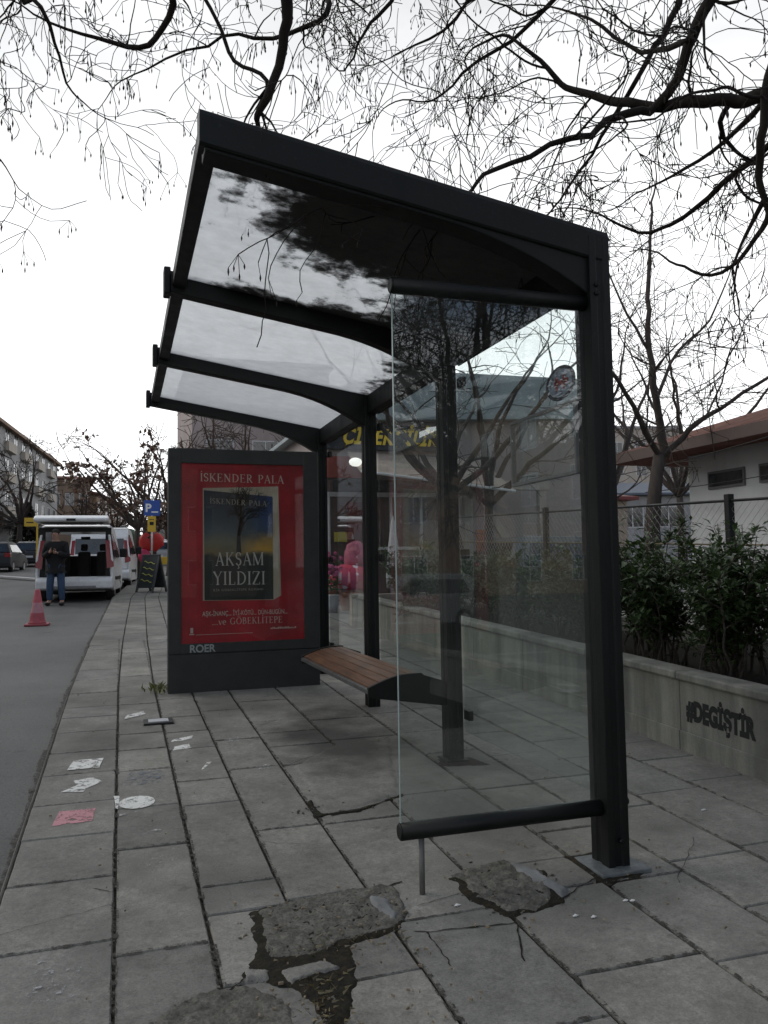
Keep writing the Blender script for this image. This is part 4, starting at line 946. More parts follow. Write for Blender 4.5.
def simple_tree(name, X, Y, H, r, seed, label, mt, spread=1.0, density=.75, minr=.006, pods=0, leafy=0, lean=0, nl=7, group=None, mtw=None):
    rd = random.Random(seed); g = gz(Y); hf = H*rd.uniform(.28, .36); base = Vector((X, Y, g)); fk = base+Vector((lean*hf, 0, hf)); P_ = []
    for i in range(nl):
        a = 2*pi*i/nl+rd.uniform(-.3, .3); el = rd.uniform(.6, 1.3) if i else 1.5; l = H*rd.uniform(.5, .72); d = Vector((cos(a)*cos(el)*spread, sin(a)*cos(el)*spread, sin(el)))
        pts = [fk]; q = fk.copy()
        for k in range(4): d = (d+Vector((rd.gauss(0, .14), rd.gauss(0, .14), rd.gauss(.02, .1)))).normalized(); q = q+d*l/4; pts.append(q.copy())
        P_.append((pts, r*.6, r*.12, .9*3.5/H))
    k = H/4.5
    t = tree(name, tuple(base), label, 'tree', P_, seed, mt, mtw or mt, group, trunkpath=[tuple(base), tuple(base.lerp(fk, .5)+Vector((rd.gauss(0, .04), 0, 0))), tuple(fk)], trunkr=(r, r*.72), levels=3, droop=.02, density=density, lens=(1.1*k, .65*k, .4*k), segl=.2*k, minr=minr)
    if leafy:
        mb = MB(); tw = [c for c in t.children if c.name.startswith('twigs')][0].data.vertices
        for _ in range(leafy):
            c = tw[rd.randrange(len(tw))].co
            if noise.noise(Vector(c)*.7) < -.05: continue
            s = rd.uniform(.06, .15); a = Vector((rd.gauss(0, 1), rd.gauss(0, 1), rd.gauss(0, 1))).normalized()*s; b = a.orthogonal().normalized()*s*.6
            mb.add([c-a, c+b, c+a, c-b], [(0, 1, 2, 3)])
        mb.build('dry_leaves', M_LEAFB, t)
    return t
simple_tree('yard_tree', 7.85, 16.5, 6.8, .13, 61, 'straight bare tree seen through the right half of the end glass', M_BARK2, 1.0, .6, .006)
simple_tree('yard_tree', 6.5, 14.4, 6.2, .12, 62, 'leaning bare tree seen through the glass just right of the shop lettering', M_BARK2, 1.1, .6, .0055, lean=-.25)
simple_tree('yard_tree', 12.5, 19, 7.5, .14, 63, 'bare tree partly hidden behind the nearest shelter post', M_BARK2, 1.0, .55, .007)
simple_tree('yard_tree', 16.5, 21, 8.5, .14, 64, 'thin bare tree rising behind the tiled roof at the right edge', M_BARK2, 1.0, .55, .008)
simple_tree('pavement_tree', .58, 30.5, 5.9, .12, 71, 'kerbside tree with clinging brown leaves behind the sandwich board', M_BARK2, 1.2, .7, .009, leafy=1500, mtw=M_BARK3)
simple_tree('pavement_tree', 1.9, 33, 6.0, .15, 72, 'bare kerbside tree just left of the advertising panel', M_BARK3, 1.1, .6, .011)
simple_tree('pavement_tree', 1.6, 44, 5.6, .17, 73, 'brown twiggy tree farther up the kerb behind the leafy one', M_BARK3, 1.2, .7, .014, leafy=500)
simple_tree('pavement_tree', 3.0, 58, 6.0, .17, 74, 'far kerbside tree above the parked vans', M_BARK3, 1.2, .6, .018)
simple_tree('roadside_tree', -6.2, 57, 7.8, .2, 75, 'spreading bare tree in front of the long grey building at left', M_BARK2, 1.3, .8, .017, leafy=0)
simple_tree('roadside_tree', -8.0, 50, 6.0, .2, 76, 'brownish bare tree at the far left edge above the dark car', M_BARK3, 1.3, .8, .015, leafy=400)
simple_tree('roadside_tree', -3.6, 86, 7.0, .25, 77, 'bare tree in front of the ochre house at the end of the street', M_BARK3, 1.3, .7, .024)
simple_tree('roadside_tree', -.5, 100, 8.0, .25, 78, 'brown tree at the far end of the street above the white van', M_BARK3, 1.4, .8, .03, leafy=500)
simple_tree('garden_tree', 5.8, 40, 9.0, .2, 79, 'tall brown twiggy tree directly above the advertising panel', M_BARK3, 1.2, .95, .013)
simple_tree('garden_tree', 8.7, 38, 8.6, .2, 80, 'bare tree above the right half of the advertising panel', M_BARK2, 1.2, .9, .013)
# trees behind the photographer, mirrored in the glass
simple_tree('garden_tree', 5.4, -5.5, 8.5, .10, 81, 'bare tree behind the photographer seen only as a reflection in the end glass', M_BARK, 1.1, 1.7, .006, nl=9)
simple_tree('garden_tree', 9.0, -11, 9.5, .14, 82, 'second bare tree behind the photographer reflected at the right of the glass', M_BARK, 1.1, 1.2, .009)
def conifer(x, y, h, w, seed, label):
    rd = random.Random(seed); t = thing('conifer', (x, y, gz(y)), label, 'conifer'); MB().tube([(0, 0, 0), (0, 0, h*.9)], [w*.08, .02], 8).build('trunk', M_BARK2, t)
    mb = MB()
    for i in range(2600):
        s = rd.random()**.8; z = h*(.12+.88*s); R = w*.5*(1-s)**.8*rd.uniform(.5, 1.05)+.03; a = rd.uniform(0, 2*pi); c = Vector((cos(a)*R, sin(a)*R, z)); d = Vector((cos(a), sin(a), rd.uniform(-.4, .5)))*w*.09; sd = Vector((-sin(a), cos(a), rd.uniform(-.3, .3)))*w*.035
        mb.add([c-sd, c+d, c+sd, c-d*.6], [(0, 1, 2, 3)])
    mb.build('foliage', M_LEAF2, t); return t
conifer(-6.1, 60, 4.0, 2.6, 3, 'dark conical evergreen above the yellow sign at left'); conifer(11.3, 21, 5.2, 2.6, 4, 'dark evergreen seen through the glass by the low red-roofed shed')

# ------------------------------------------------------------------ buildings
def windows(t, plane, rects, frame=.06, depth=.08, fm=None, gm=None):
    """plane: function (u,z,d)->point, d outward"""
    for (u0, u1, z0, z1) in rects:
        mb = MB(); f = frame
        def bx(a0, a1, b0, b1, d0, d1):
            vs = [plane(u, z, d) for d in (d0, d1) for z in (b0, b1) for u in (a0, a1)]
            mb.add(vs, [(0, 2, 3, 1), (4, 5, 7, 6), (0, 1, 5, 4), (2, 6, 7, 3), (0, 4, 6, 2), (1, 3, 7, 5)])
        bx(u0, u1, z0, z0+f, -.02, .03); bx(u0, u1, z1-f, z1, -.02, .03); bx(u0, u0+f, z0+f, z1-f, -.02, .03); bx(u1-f, u1, z0+f, z1-f, -.02, .03); um = (u0+u1)/2; bx(um-f/2, um+f/2, z0+f, z1-f, -.02, .03)
        w = mb.build('window', fm or M_WHITE, t, world=True)
        p = MB(); p.add([plane(u0+f, z0+f, .004), plane(u1-f, z0+f, .004), plane(u1-f, z1-f, .004), plane(u0+f, z1-f, .004)], [(0, 1, 2, 3)]); p.build('pane', gm or M_DARKWIN, w, world=True)
def block(name, ax, ay, bx_, by_, depth, z0, z1, label, mt, wins, roofmt=None, roofh=0, over=.4, cat='building', side=1, sidewins=(), flat=True):
    """building with front wall from a to b; depth towards the side (side=+1: to the left-hand normal)"""
    a = Vector((ax, ay)); b = Vector((bx_, by_)); d = (b-a); ln = d.length; d.normalize(); nrm = Vector((d.y, -d.x))*side   # outward front normal
    t = thing(name, (ax, ay, z0), label, cat)
    A, Bp, C_, D_ = a, b, b-nrm*depth, a-nrm*depth
    vs = [(p.x, p.y, z) for z in (z0-1, z1) for p in (A, Bp, C_, D_)]
    MB().add(vs, [(0, 1, 5, 4), (1, 2, 6, 5), (2, 3, 7, 6), (3, 0, 4, 7)]+([(4, 5, 6, 7)])).build('wall', mt, t, world=True)
    def plane(u, z, q): p = a+d*u+nrm*q; return (p.x, p.y, z)
    windows(t, plane, wins)
    def plane2(u, z, q): p = a-nrm*u-d*q; return (p.x, p.y, z)
    if sidewins: windows(t, plane2, sidewins)
    o = over; q = [a-d*o+nrm*o, b+d*o+nrm*o, b+d*o-nrm*(depth+o), a-d*o-nrm*(depth+o)]
    if roofh:
        m1 = (q[0]+q[3])/2+d*(roofh*1.2); m2 = (q[1]+q[2])/2-d*(roofh*1.2)
        vs = [(p.x, p.y, z1+.003) for p in q]+[(p.x, p.y, z1+.12) for p in q]+[(m1.x, m1.y, z1+roofh), (m2.x, m2.y, z1+roofh)]
        MB().add(vs, [(0, 1, 2, 3), (0, 4, 5, 1), (1, 5, 6, 2), (2, 6, 7, 3), (3, 7, 4, 0), (4, 8, 9, 5), (5, 9, 6), (6, 9, 8, 7), (7, 8, 4)]).build('roof', roofmt or M_TILE, t, world=True)
    else:
        vs = [(p.x, p.y, z) for z in (z1+.003, z1+.3) for p in q]
        MB().add(vs, [(0, 1, 2, 3), (4, 7, 6, 5), (0, 4, 5, 1), (1, 5, 6, 2), (2, 6, 7, 3), (3, 7, 4, 0)]).build('roof', roofmt or M_GREYB, t, world=True)
    return t, plane
def grid(n, u0, du, w, zs, h): return [(u0+i*du, u0+i*du+w, z, z+h) for i in range(n) for z in zs]
# long grey block on the left, four storeys
g = gz(80)
t, pln = block('apartment_building', -10.6, 70, -7.4, 106, 12, g, 14.1, 'long pale grey apartment block with rows of windows on the left of the street', M_GREYB, grid(10, 1.5, 3.5, 1.7, (g+4.3, g+7.2, g+9.9), 1.7), M_BROWN, 0, .5)
mb = MB()
for zz in (g+3.7, g+6.8, g+9.5): 
    for u0 in range(1, 35, 7): 
        p0, p1, p2, p3 = pln(u0, zz, 0), pln(u0+3.4, zz, 0), pln(u0+3.4, zz, .45), pln(u0, zz, .45)
        mb.add([p0, p1, p2, p3]+[(p[0], p[1], zz+.85) for p in (p0, p1, p2, p3)], [(0, 1, 2, 3), (1, 5, 6, 2), (2, 6, 7, 3), (3, 7, 4, 0)])
mb.build('balcony', M_CREAM, t, world=True)
p0, p1 = pln(0, g+3.2, 1.8), pln(36, g+3.2, 1.8); q0, q1 = pln(0, g+3.7, .02), pln(36, g+3.7, .02)
MB().add([p0, p1, q1, q0, (p0[0], p0[1], g+2.9), (p1[0], p1[1], g+2.9)], [(0, 1, 2, 3), (0, 4, 5, 1)]).build('shop_awning', plain('charcoal_awning', (.03, .03, .035)), t, world=True)
p0, p1 = pln(0, g, .03), pln(36, g, .03); MB().add([p0, p1, (p1[0], p1[1], g+2.9), (p0[0], p0[1], g+2.9)], [(0, 1, 2, 3)]).build('shopfront', M_DARKWIN, t, world=True)
g = gz(110)
block('house', -9.3, 112, -3.9, 112.5, 26, g, 13.2, 'ochre brown house with a tiled roof and pale window surrounds up the street', M_BROWN, grid(3, .7, 1.7, 1.1, (g+3.6, g+6.6), 1.6), M_TILE, 1.8, .8, cat='house', side=1)
block('house', -3.2, 118, .8, 150, 14, g, 11.8, 'long ochre row house receding behind the trees up the street', M_BROWN, grid(8, 1.2, 3.6, 1.6, (g+3.4, g+6.2), 1.5), M_TILE, 1.6, .7, cat='house', side=1)
block('low_building', 8.5, 118, 16, 120, 20, g, 8.6, 'low dark building closing the end of the street on the right side', M_GREYB, grid(3, .8, 2.2, 1.2, (g+2, ), 1.5), M_TILE, 1.2, .6, side=1)
# pink block behind the advertising panel
g = gz(52)
t, pln = block('apartment_building', 4.25, 52, 13.2, 52, 14, g, 14.5, 'pinkish grey apartment block rising behind the advertising panel and bare trees', M_PINK, grid(3, .9, 2.9, 1.7, (g+3.4, g+6.3, g+9.2), 1.5), M_GREYB, 0, .3)
for zz in (g+2.9, g+5.8, g+8.7):
    MB().add([pln(5.8, zz, .01), pln(8.8, zz, .01), pln(8.8, zz, 1.0), pln(5.8, zz, 1.0), pln(5.8, zz+.9, .01), pln(8.8, zz+.9, .01), pln(8.8, zz+.9, 1.0), pln(5.8, zz+.9, 1.0)], [(0, 1, 2, 3), (1, 5, 6, 2), (2, 6, 7, 3), (3, 7, 4, 0)]).build('balcony', M_CREAM, t, world=True)

# white single-storey building on the right
g = gz(9)
wb = thing('white_building', (9, 11.2, g), 'low white building with a red tiled roof and high strip windows behind the fence', 'building')
MB().box(9, 15, -2, 11.2, g-1, 3.2).build('wall', M_WHITE, wb, world=True)
vs = [(8.25, -2.6, 3.16), (8.25, 12.5, 3.16), (15.6, 12.5, 3.16), (15.6, -2.6, 3.16), (8.25, -2.6, 3.30), (8.25, 12.5, 3.30), (15.6, 12.5, 3.30), (15.6, -2.6, 3.30), (11.9, 0, 4.5), (11.9, 9, 4.5)]
MB().add(vs, [(0, 1, 2, 3), (0, 4, 5, 1), (1, 5, 6, 2), (2, 6, 7, 3), (3, 7, 4, 0), (4, 8, 9, 5), (5, 9, 6), (6, 9, 8, 7), (7, 8, 4)]).build('roof', M_TILE, wb, world=True)
MB().box(8.22, 8.245, -2.6, 12.5, 3.13, 3.3).build('fascia', plain('weathered_fascia', (.1, .07, .06)), wb, world=True)
for (y0, y1) in ((9.92, 10.72), (8.4, 9.62), (6.8, 8.0)):
    fr = MB().box(8.97, 9.03, y0, y1, 2.56, 2.84).build('window', plain('grey_frame', (.12, .12, .12)), wb, world=True)
    MB().box(8.955, 8.968, y0+.04, y1-.04, 2.60, 2.80).build('pane', M_DARKWIN, fr, world=True)
    for k in range(5): pass
for i, (z0, z1_) in enumerate(((2.35, 2.15), (2.6, 2.45), (2.9, 3.05))):
    mb = MB(); n = 14; pts = [Vector((8.9-i*.4, 10.9+i*.8, z0)).lerp(Vector((7.2, 1, z1_+.9)), k/n)+Vector((0, 0, -.35*sin(pi*k/n))) for k in range(n+1)]
    mb.tube(pts, .007, 5); o = mb.build('overhead_cable', P_BLACK, smooth=True)
    tag(o, ['slack black cable strung lowest in front of the white building', 'slack black cable strung just under the window strip of the white building', 'slack black cable strung under the eaves of the white building'][i], 'cable', 'cables slung along the white building')
# hillside with apartment blocks far right
mb = MB(); vs = []; fs = []; nx = 30; ny = 14
for j in range(ny):
    for i in range(nx):
        x = 22+i*5; y = 34+j*7; s = j/(ny-1); z = gz(y)*.8+s*7.5+noise.noise(Vector((x*.06, y*.06, 0)))*1.5*min(1, j/3)-.6*(j == 0)
        vs.append((x-6*(y-34)/60*0, y, z))
for j in range(ny-1):
    for i in range(nx-1): a = j*nx+i; fs.append((a, a+1, a+nx+1, a+nx))
mb.add(vs, fs); tag(mb.build('hill', mat('brown_hillside', (.13, .085, .06), .95, 0, .45, .6, .8, bdist=.3), smooth=True), kind='structure')
block('apartment_building', 48, 78, 60, 76, 10, 7, 16.2, 'cream apartment block on the hill beyond the white building', M_CREAM, grid(4, 1.2, 2.8, 1.3, (8.2, 10.9, 13.4), 1.3), M_GREYB, 0, .2)
block('apartment_building', 60.5, 80, 70, 78, 10, 7, 15.2, 'greenish beige apartment block right of the cream one on the hill', facade('beige_green_render', (.38, .38, .3)), grid(3, 1.4, 2.8, 1.3, (8.4, 11.2), 1.3), M_TILE, 1.2, .4)
block('house', 26, 39, 30.6, 38, 6, gz(40)-.5, 5.1, 'small grey house with orange shutters below the hill behind the bare tree', M_GREYB, grid(2, .6, 2.1, 1.3, (gz(40)+1.9,), 1.2), mat('blue_grey_roof', (.1, .12, .15), .7), 1.0, .4, cat='house')
block('house', 33, 44, 40, 43, 7, gz(40)-.5, 5.6, 'tan house with a blue-grey roof at the foot of the hill', M_TAN, grid(3, .8, 2.1, 1.1, (gz(40)+1.7,), 1.2), mat('slate_roof', (.13, .15, .18), .7), 1.2, .4, cat='house')
# shed with red roof seen through the glass
block('shed', 9.7, 24.5, 16.8, 24.2, 5, gz(24), 3.55, 'low white shed with a dull red roof seen through the end glass', M_TAN, [(1.0, 1.8, gz(24)+.9, gz(24)+1.8), (3.6, 4.6, gz(24)+.9, gz(24)+1.8)], plain('dull_red_roof', (.18, .03, .03)), .5, .3, cat='shed')
# pale apartment block behind the shop
block('apartment_building', 12.6, 44, 29.5, 44, 12, gz(44), 11.6, 'pale pinkish apartment block seen through the end glass behind bare trees', M_PINK, grid(5, 1.2, 3.2, 1.6, (gz(44)+2.6, gz(44)+5.2), 1.4), mat('metal_roof_blue_grey', (.26, .31, .33), .5), 1.8, .5)

# flower shop
SY = 18.0; g = gz(SY)
sh = thing('flower_shop', (4.4, SY, g), 'flower shop with yellow lettering on a dark board and silver framed glass front', 'shop')
MB().box(4.35, 11.2, SY+.02, SY+6, g-.3, 5.0).build('wall', M_SHOP, sh, world=True)
MB().prism([(4.1, 4.82), (7.6, 6.0), (11.5, 6.05), (11.5, 5.05), (4.1, 4.72)], SY-.35, SY+6.2, 'y').build('roof', mat('pale_metal_roof', (.27, .32, .33), .5, 0, .15, 2), sh, world=True)
MB().box(4.3, 7.3, SY-.12, SY-.001, 4.12, 4.70).build('sign_board', plain('dark_sign_board', (.025, .03, .04)), sh, world=True)
tt = text('ÇİÇEKÇİLİK', .5, 'shop_lettering', P_YEL2, sh, face_my(4.82-4.4, -.14, 4.25-g), .018, .01, .35, .75, space=1.12)
MB().box(4.35, 5.6, SY-.09, SY+.01, 3.45, 3.95).build('red_fascia', plain('brick_red_band', (.3, .05, .03)), sh, world=True)
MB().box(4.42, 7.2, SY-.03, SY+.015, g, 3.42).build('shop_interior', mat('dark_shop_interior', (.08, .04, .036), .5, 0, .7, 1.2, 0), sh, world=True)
fr = MB()
for x in (4.5, 5.35, 6.0, 6.75): fr.box(x-.035, x+.035, SY-.1, SY-.031, g, 3.02)
fr.box(4.42, 7.2, SY-.11, SY-.031, 3.02, 3.12); fr.box(4.42, 7.2, SY-.1, SY-.031, g+.02, g+.12); fr.box(5.39, 6.7, SY-.1, SY-.031, g+1.15, g+1.22)
fr.build('shop_frame', P_SILVER, sh, world=True)
MB().box(4.95, 5.3, SY-.07, SY-.032, g+.1, 2.9).build('red_curtain', mat('dark_red_goods', (.12, .012, .014), .7, 0, .6, 4), sh, world=True)
MB().box(4.62, 4.92, SY-.12, SY-.1, 1.98, 2.2).build('yellow_notice', plain('notice_yellow', (.5, .42, .06)), sh, world=True)
MB().box(4.62, 6.6, SY-.06, SY-.033, 3.13, 3.40).build('hanging_goods', mat('dark_goods', (.03, .03, .028), .8, 0, .6, 12), sh, world=True)
# awning sloping toward the street from the shop
aw = thing('awning', (4.6, SY, 3.6), 'tan folding awning sticking out over the shop front', 'awning')
n = 8; top = []; bot = []
MB().add([(4.75, SY-1.9, 3.42), (8.3, SY-1.9, 3.05), (8.3, SY-.15, 3.95), (4.95, SY-.15, 4.05), (4.75, SY-1.9, 3.36), (8.3, SY-1.9, 2.99), (8.3, SY-.15, 3.89), (4.95, SY-.15, 3.99)], [(0, 1, 2, 3), (7, 6, 5, 4), (0, 4, 5, 1), (1, 5, 6, 2), (2, 6, 7, 3), (3, 7, 4, 0)]).build('canvas', mat('tan_canvas', (.46, .38, .32), .8, 0, .2, 3), aw, world=True)
MB().tube([(4.75, SY-1.93, 3.39), (8.3, SY-1.93, 3.02)], .03, 8).build('front_bar', P_WHITE, aw, world=True)
lp = MB().ball((4.72, SY-1.6, 3.62), .12, (1.2, 1, .8), 12).build('wall_lamp', plain('lit_lamp', (.95, .93, .85), .4, 1.0), None, smooth=True); tag(lp, 'small round white lamp lit above the corner of the awning', 'lamp')
# cream timber frame with an orange panel, right of the shop
tf = thing('cream_frame', (7.4, 16.8, gz(17)), 'cream post and beam frame with a diagonal brace and orange panel beside the shop', 'frame')
g = gz(17); Y = 16.8
MB().box(7.35, 7.55, Y-.08, Y+.08, g, 3.3).build('post', M_CREAM, tf, world=True); MB().box(9.25, 9.42, Y-.08, Y+.08, g, 3.12).build('post', M_CREAM, tf, world=True)
MB().box(7.2, 9.5, Y-.1, Y+.1, 3.12, 3.32).build('beam', M_CREAM, tf, world=True)
MB().prism([(7.56, 3.1), (7.8, 3.1), (8.55, 1.9), (8.55, 1.6)], Y-.06, Y+.06, 'y').build('brace', M_CREAM, tf, world=True)
MB().box(7.66, 7.95, Y-.03, Y+.03, 1.55, 2.2).build('orange_panel', P_ORANGE, tf, world=True)
# polka-dot cushion pile and pots in front of the shop
def polka():
    t = NT('polka_dot_cloth'); v = t.new('TexVoronoi'); v.inputs['Scale'].default_value = 4.5; v.inputs['Randomness'].default_value = .3; t.ln(t.co.outputs['Object'], v.inputs[0])
    c = t.ramp(v.outputs['Distance'], [(.27, (.85, .75, .77)), (.31, (.6, .05, .10))]); return t.done(t.bsdf(c, .8, bump=t.noise(5), bstr=.4, bdist=.03))
g = gz(15.6)
pc = thing('polka_dot_armchair', (4.38, 15.6, g), 'red armchair cushion with large white dots by the end of the planter wall', 'cushion')
MB().ball((.0, 0, .62), .36, (1.35, 1, .75), 16, .25).build('seat_cushion', polka(), pc, smooth=True)
MB().ball((.12, .1, 1.05), .30, (.8, .7, 1.05), 16, .25).build('back_cushion', mat('pink_cloth', (.5, .14, .2), .8, 0, .4, 5), pc, smooth=True)
MB().lathe([(.2, 0), (.24, .1), (.26, .4)], n=14).build('pedestal', plain('terracotta', (.25, .09, .05)), pc)
def pot(x, y, h, r, colp, colf, label, nfl=60, seed=0, fz=.35):
    rd = random.Random(seed); t = thing('flower_pot', (x, y, gz(y)), label, 'flower pot', 'potted flowers outside the shop')
    MB().lathe([(r*.7, 0), (r*.85, h*.5), (r, h*.95), (r*1.06, h), (r*.9, h*.98)], n=16).build('pot', colp, t, smooth=True)
    lf = MB(); fl = MB()
    for i in range(nfl):
        a = rd.uniform(0, 2*pi); R = r*rd.uniform(0, 1.5); z = h+fz*rd.uniform(.1, 1)
        c = Vector((cos(a)*R, sin(a)*R, z)); l = .07
        lf.add([c, c+Vector((rd.gauss(0, l), rd.gauss(0, l), .02)), c+Vector((rd.gauss(0, l), rd.gauss(0, l), l))], [(0, 1, 2)])
        if i % 2 == 0: fl.ball((c.x, c.y, h+fz*rd.uniform(.75, 1.1)), .045, n=6)
    lf.build('leaves', M_LEAF, t); fl.build('flowers', colf, t); return t
PINK = plain('pink_petals', (.5, .08, .22)); REDF = plain('red_petals', (.3, .02, .025)); WP = plain('white_pot', (.5, .5, .5)); GP = plain('dark_pot', (.05, .05, .05))
pot(3.86, 15.2, .34, .15, WP, PINK, 'white pot of magenta flowers just left of the dotted cushion', 70, 1, .5)
pot(4.3, 17.2, .5, .2, plain('clay_pot', (.25, .1, .06)), PINK, 'clay pot of pink flowers standing by the shop door', 70, 2, .55)
pot(5.5, 14.6, .55, .25, GP, REDF, 'dark tub of red flowers behind the end of the planter', 160, 3, .45)
pot(5.95, 14.9, .5, .22, GP, REDF, 'second dark tub of red flowers nearer the shrubs', 140, 4, .45)
ub = thing('wrapped_parasol', (5.6, 16.6, gz(16.6)), 'closed white parasol wrapped in cloth standing before the shop window', 'parasol')
MB().lathe([(.16, .35), (.17, .6), (.13, 1.1), (.05, 1.75), (.02, 1.85)], n=12).build('cloth', plain('white_cloth', (.55, .56, .56)), ub, smooth=True); MB().tube([(0, 0, 0), (0, 0, 1.9)], .02, 8).build('pole', P_SILVER, ub)

# ------------------------------------------------------------------ vehicles
def wheel(t, x, y, r=.32, w=.2, side=1):
    Mx = Matrix.Translation((x, y, r)) @ Matrix.Rotation(pi/2, 4, 'Y')
    tyre = MB().lathe([(r*.6, -w/2), (r*.93, -w/2), (r, -w/2+.03), (r, w/2-.03), (r*.93, w/2), (r*.6, w/2)], n=24, M=Mx).build('wheel', P_BLACK, t, smooth=False)
    MB().lathe([(.02, -w/2-.004), (r*.58, -w/2-.012), (r*.58, w/2+.012), (.02, w/2+.004)], n=10, M=Mx).build('rim', P_SILVER, tyre)
def hatchback(loc, rz, paint, label, group=None, glass=None, L_=4.1, W_=1.72, H_=1.48, lens=P_RED):
    t = thing('parked_car', loc, label, 'car', group, rz)
    # rear at y=0, nose towards +y
    low = [(.05, .28), (0, .45), (.02, .80), (.10, .95), (.9, .98), (2.9, .95), (3.75, .82), (4.03, .62), (4.05, .3), (3.7, .22), (.4, .22)]
    h = W_/2; mb = MB(); n = len(low); vs = []
    for x, k in ((-h+.06, 0), (-h, 1), (h, 2), (h-.06, 3)):
        for (y, z) in low: vs.append((x, y+(.05 if k in (0, 3) and y < 1 else (-.08 if k in (0, 3) and y > 3.5 else 0)) if False else y, z))
    xs = [-h+.05, -h, h, h-.05]; vs = []
    for k, x in enumerate([-h+.03, h-.03]):
        vs += [(x, y, z) for y, z in low]
    mb.add(vs, [tuple(range(n)), tuple(range(2*n-1, n-1, -1))]+[(i, i+n, (i+1) % n+n, (i+1) % n) for i in range(n)])
    mb.build('body', paint, t, .05, seg=3)
    cab = [(.10, .955), (.28, H_-.08), (.55, H_), (1.9, H_+.0), (2.25, H_-.08), (3.05, .955)]; n = len(cab); vs = []
    for x0, x1 in ((-h+.06, -h+.22), (h-.06, h-.22)): vs += [((x1 if z > 1.2 else x0), y, z) for y, z in cab]
    MB().add(vs, [tuple(range(n)), tuple(range(2*n-1, n-1, -1))]+[(i, i+n, (i+1) % n+n, (i+1) % n) for i in range(n)]).build('cabin', paint, t, .04, seg=3)
    MB().add([(-h+.2, .115, 1.0), (h-.2, .115, 1.0), (h-.3, .255, 1.36), (-h+.3, .255, 1.36)], [(0, 1, 2, 3)]).build('rear_window', M_DARKWIN, t)
    for s in (-1, 1):
        MB().add([(s*(h-.052), .5, .99), (s*(h-.052), 2.75, .99), (s*(h-.2), 2.15, H_-.11), (s*(h-.2), .62, H_-.11)], [(0, 1, 2, 3)]).build('side_window', M_DARKWIN, t)
        MB().box(min(s*(h-.30), s*(h-.02)), max(s*(h-.30), s*(h-.02)), -.012, .12, .72, .93).build('tail_light', lens, t, .02)
        MB().box(min(s*(h-.01), s*(h+.14)), max(s*(h-.01), s*(h+.14)), 2.6, 2.7, .95, 1.08).build('wing_mirror', paint, t, .02)
        for yy in (.72, 3.2): wheel(t, s*(h-.12), yy, .3, .18)
    MB().box(-.26, .26, -.014, .01, .55, .66).build('number_plate', plain('plate_white', (.6, .6, .6)), t)
    MB().box(-h+.05, h-.05, -.03, .1, .26, .42).build('bumper', P_BLACK, t, .02)
    return t
g = gz(44)+ROAD
hatchback((-5.85, 42.5, gz(42.5)+ROAD), -.09, P_DARKCAR, 'dark hatchback at the far left edge of the road, right tail light showing')
hatchback((-5.0, 50, gz(50)+ROAD), -.09, plain('dark_grey_car_paint', (.02, .022, .028), .2), 'dark grey car with a pale roof behind the dark hatchback')
hatchback((2.6, 56, gz(56)-.02), -.9, plain('navy_car_paint', (.01, .02, .05), .2), 'dark blue car nosing out beside the advertising panel')
hatchback((7.6, 16.0, gz(16)-.05), -pi/2+.05, plain('dull_silver_paint', (.16, .17, .175), .35), 'silver car parked beyond the hedge seen through the end glass')
hatchback((2.0, 47, gz(47)+ROAD), -.12, P_SILCAR, 'pale car parked beyond the tree at the end of the kerb')
# building across the road, outside the frame, mirrored in the back glazing
block('apartment_building', -15, 62, -15, 2, 10, 0, 9.5, 'plain three storey building across the road, reflected in the back glazing', M_BROWN, grid(12, 1.5, 4.8, 1.8, (1.2, 4.2, 7.0), 1.6), M_GREYB, 0, .4, side=-1)
# buildings behind the photographer, mirrored in the glass
block('apartment_building', -4, -34, 62, -34, 12, -2.2, 7.8, 'brown building behind the photographer seen only as a reflection in the end glass', M_BROWN, grid(19, 1, 3.4, 1.5, (.4, 3.6), 1.5), M_GREYB, 0, .3, side=-1)
hatchback((9.0, -14, gz(-14)), 1.4, P_SILCAR, 'silver car behind the photographer seen only as a reflection')
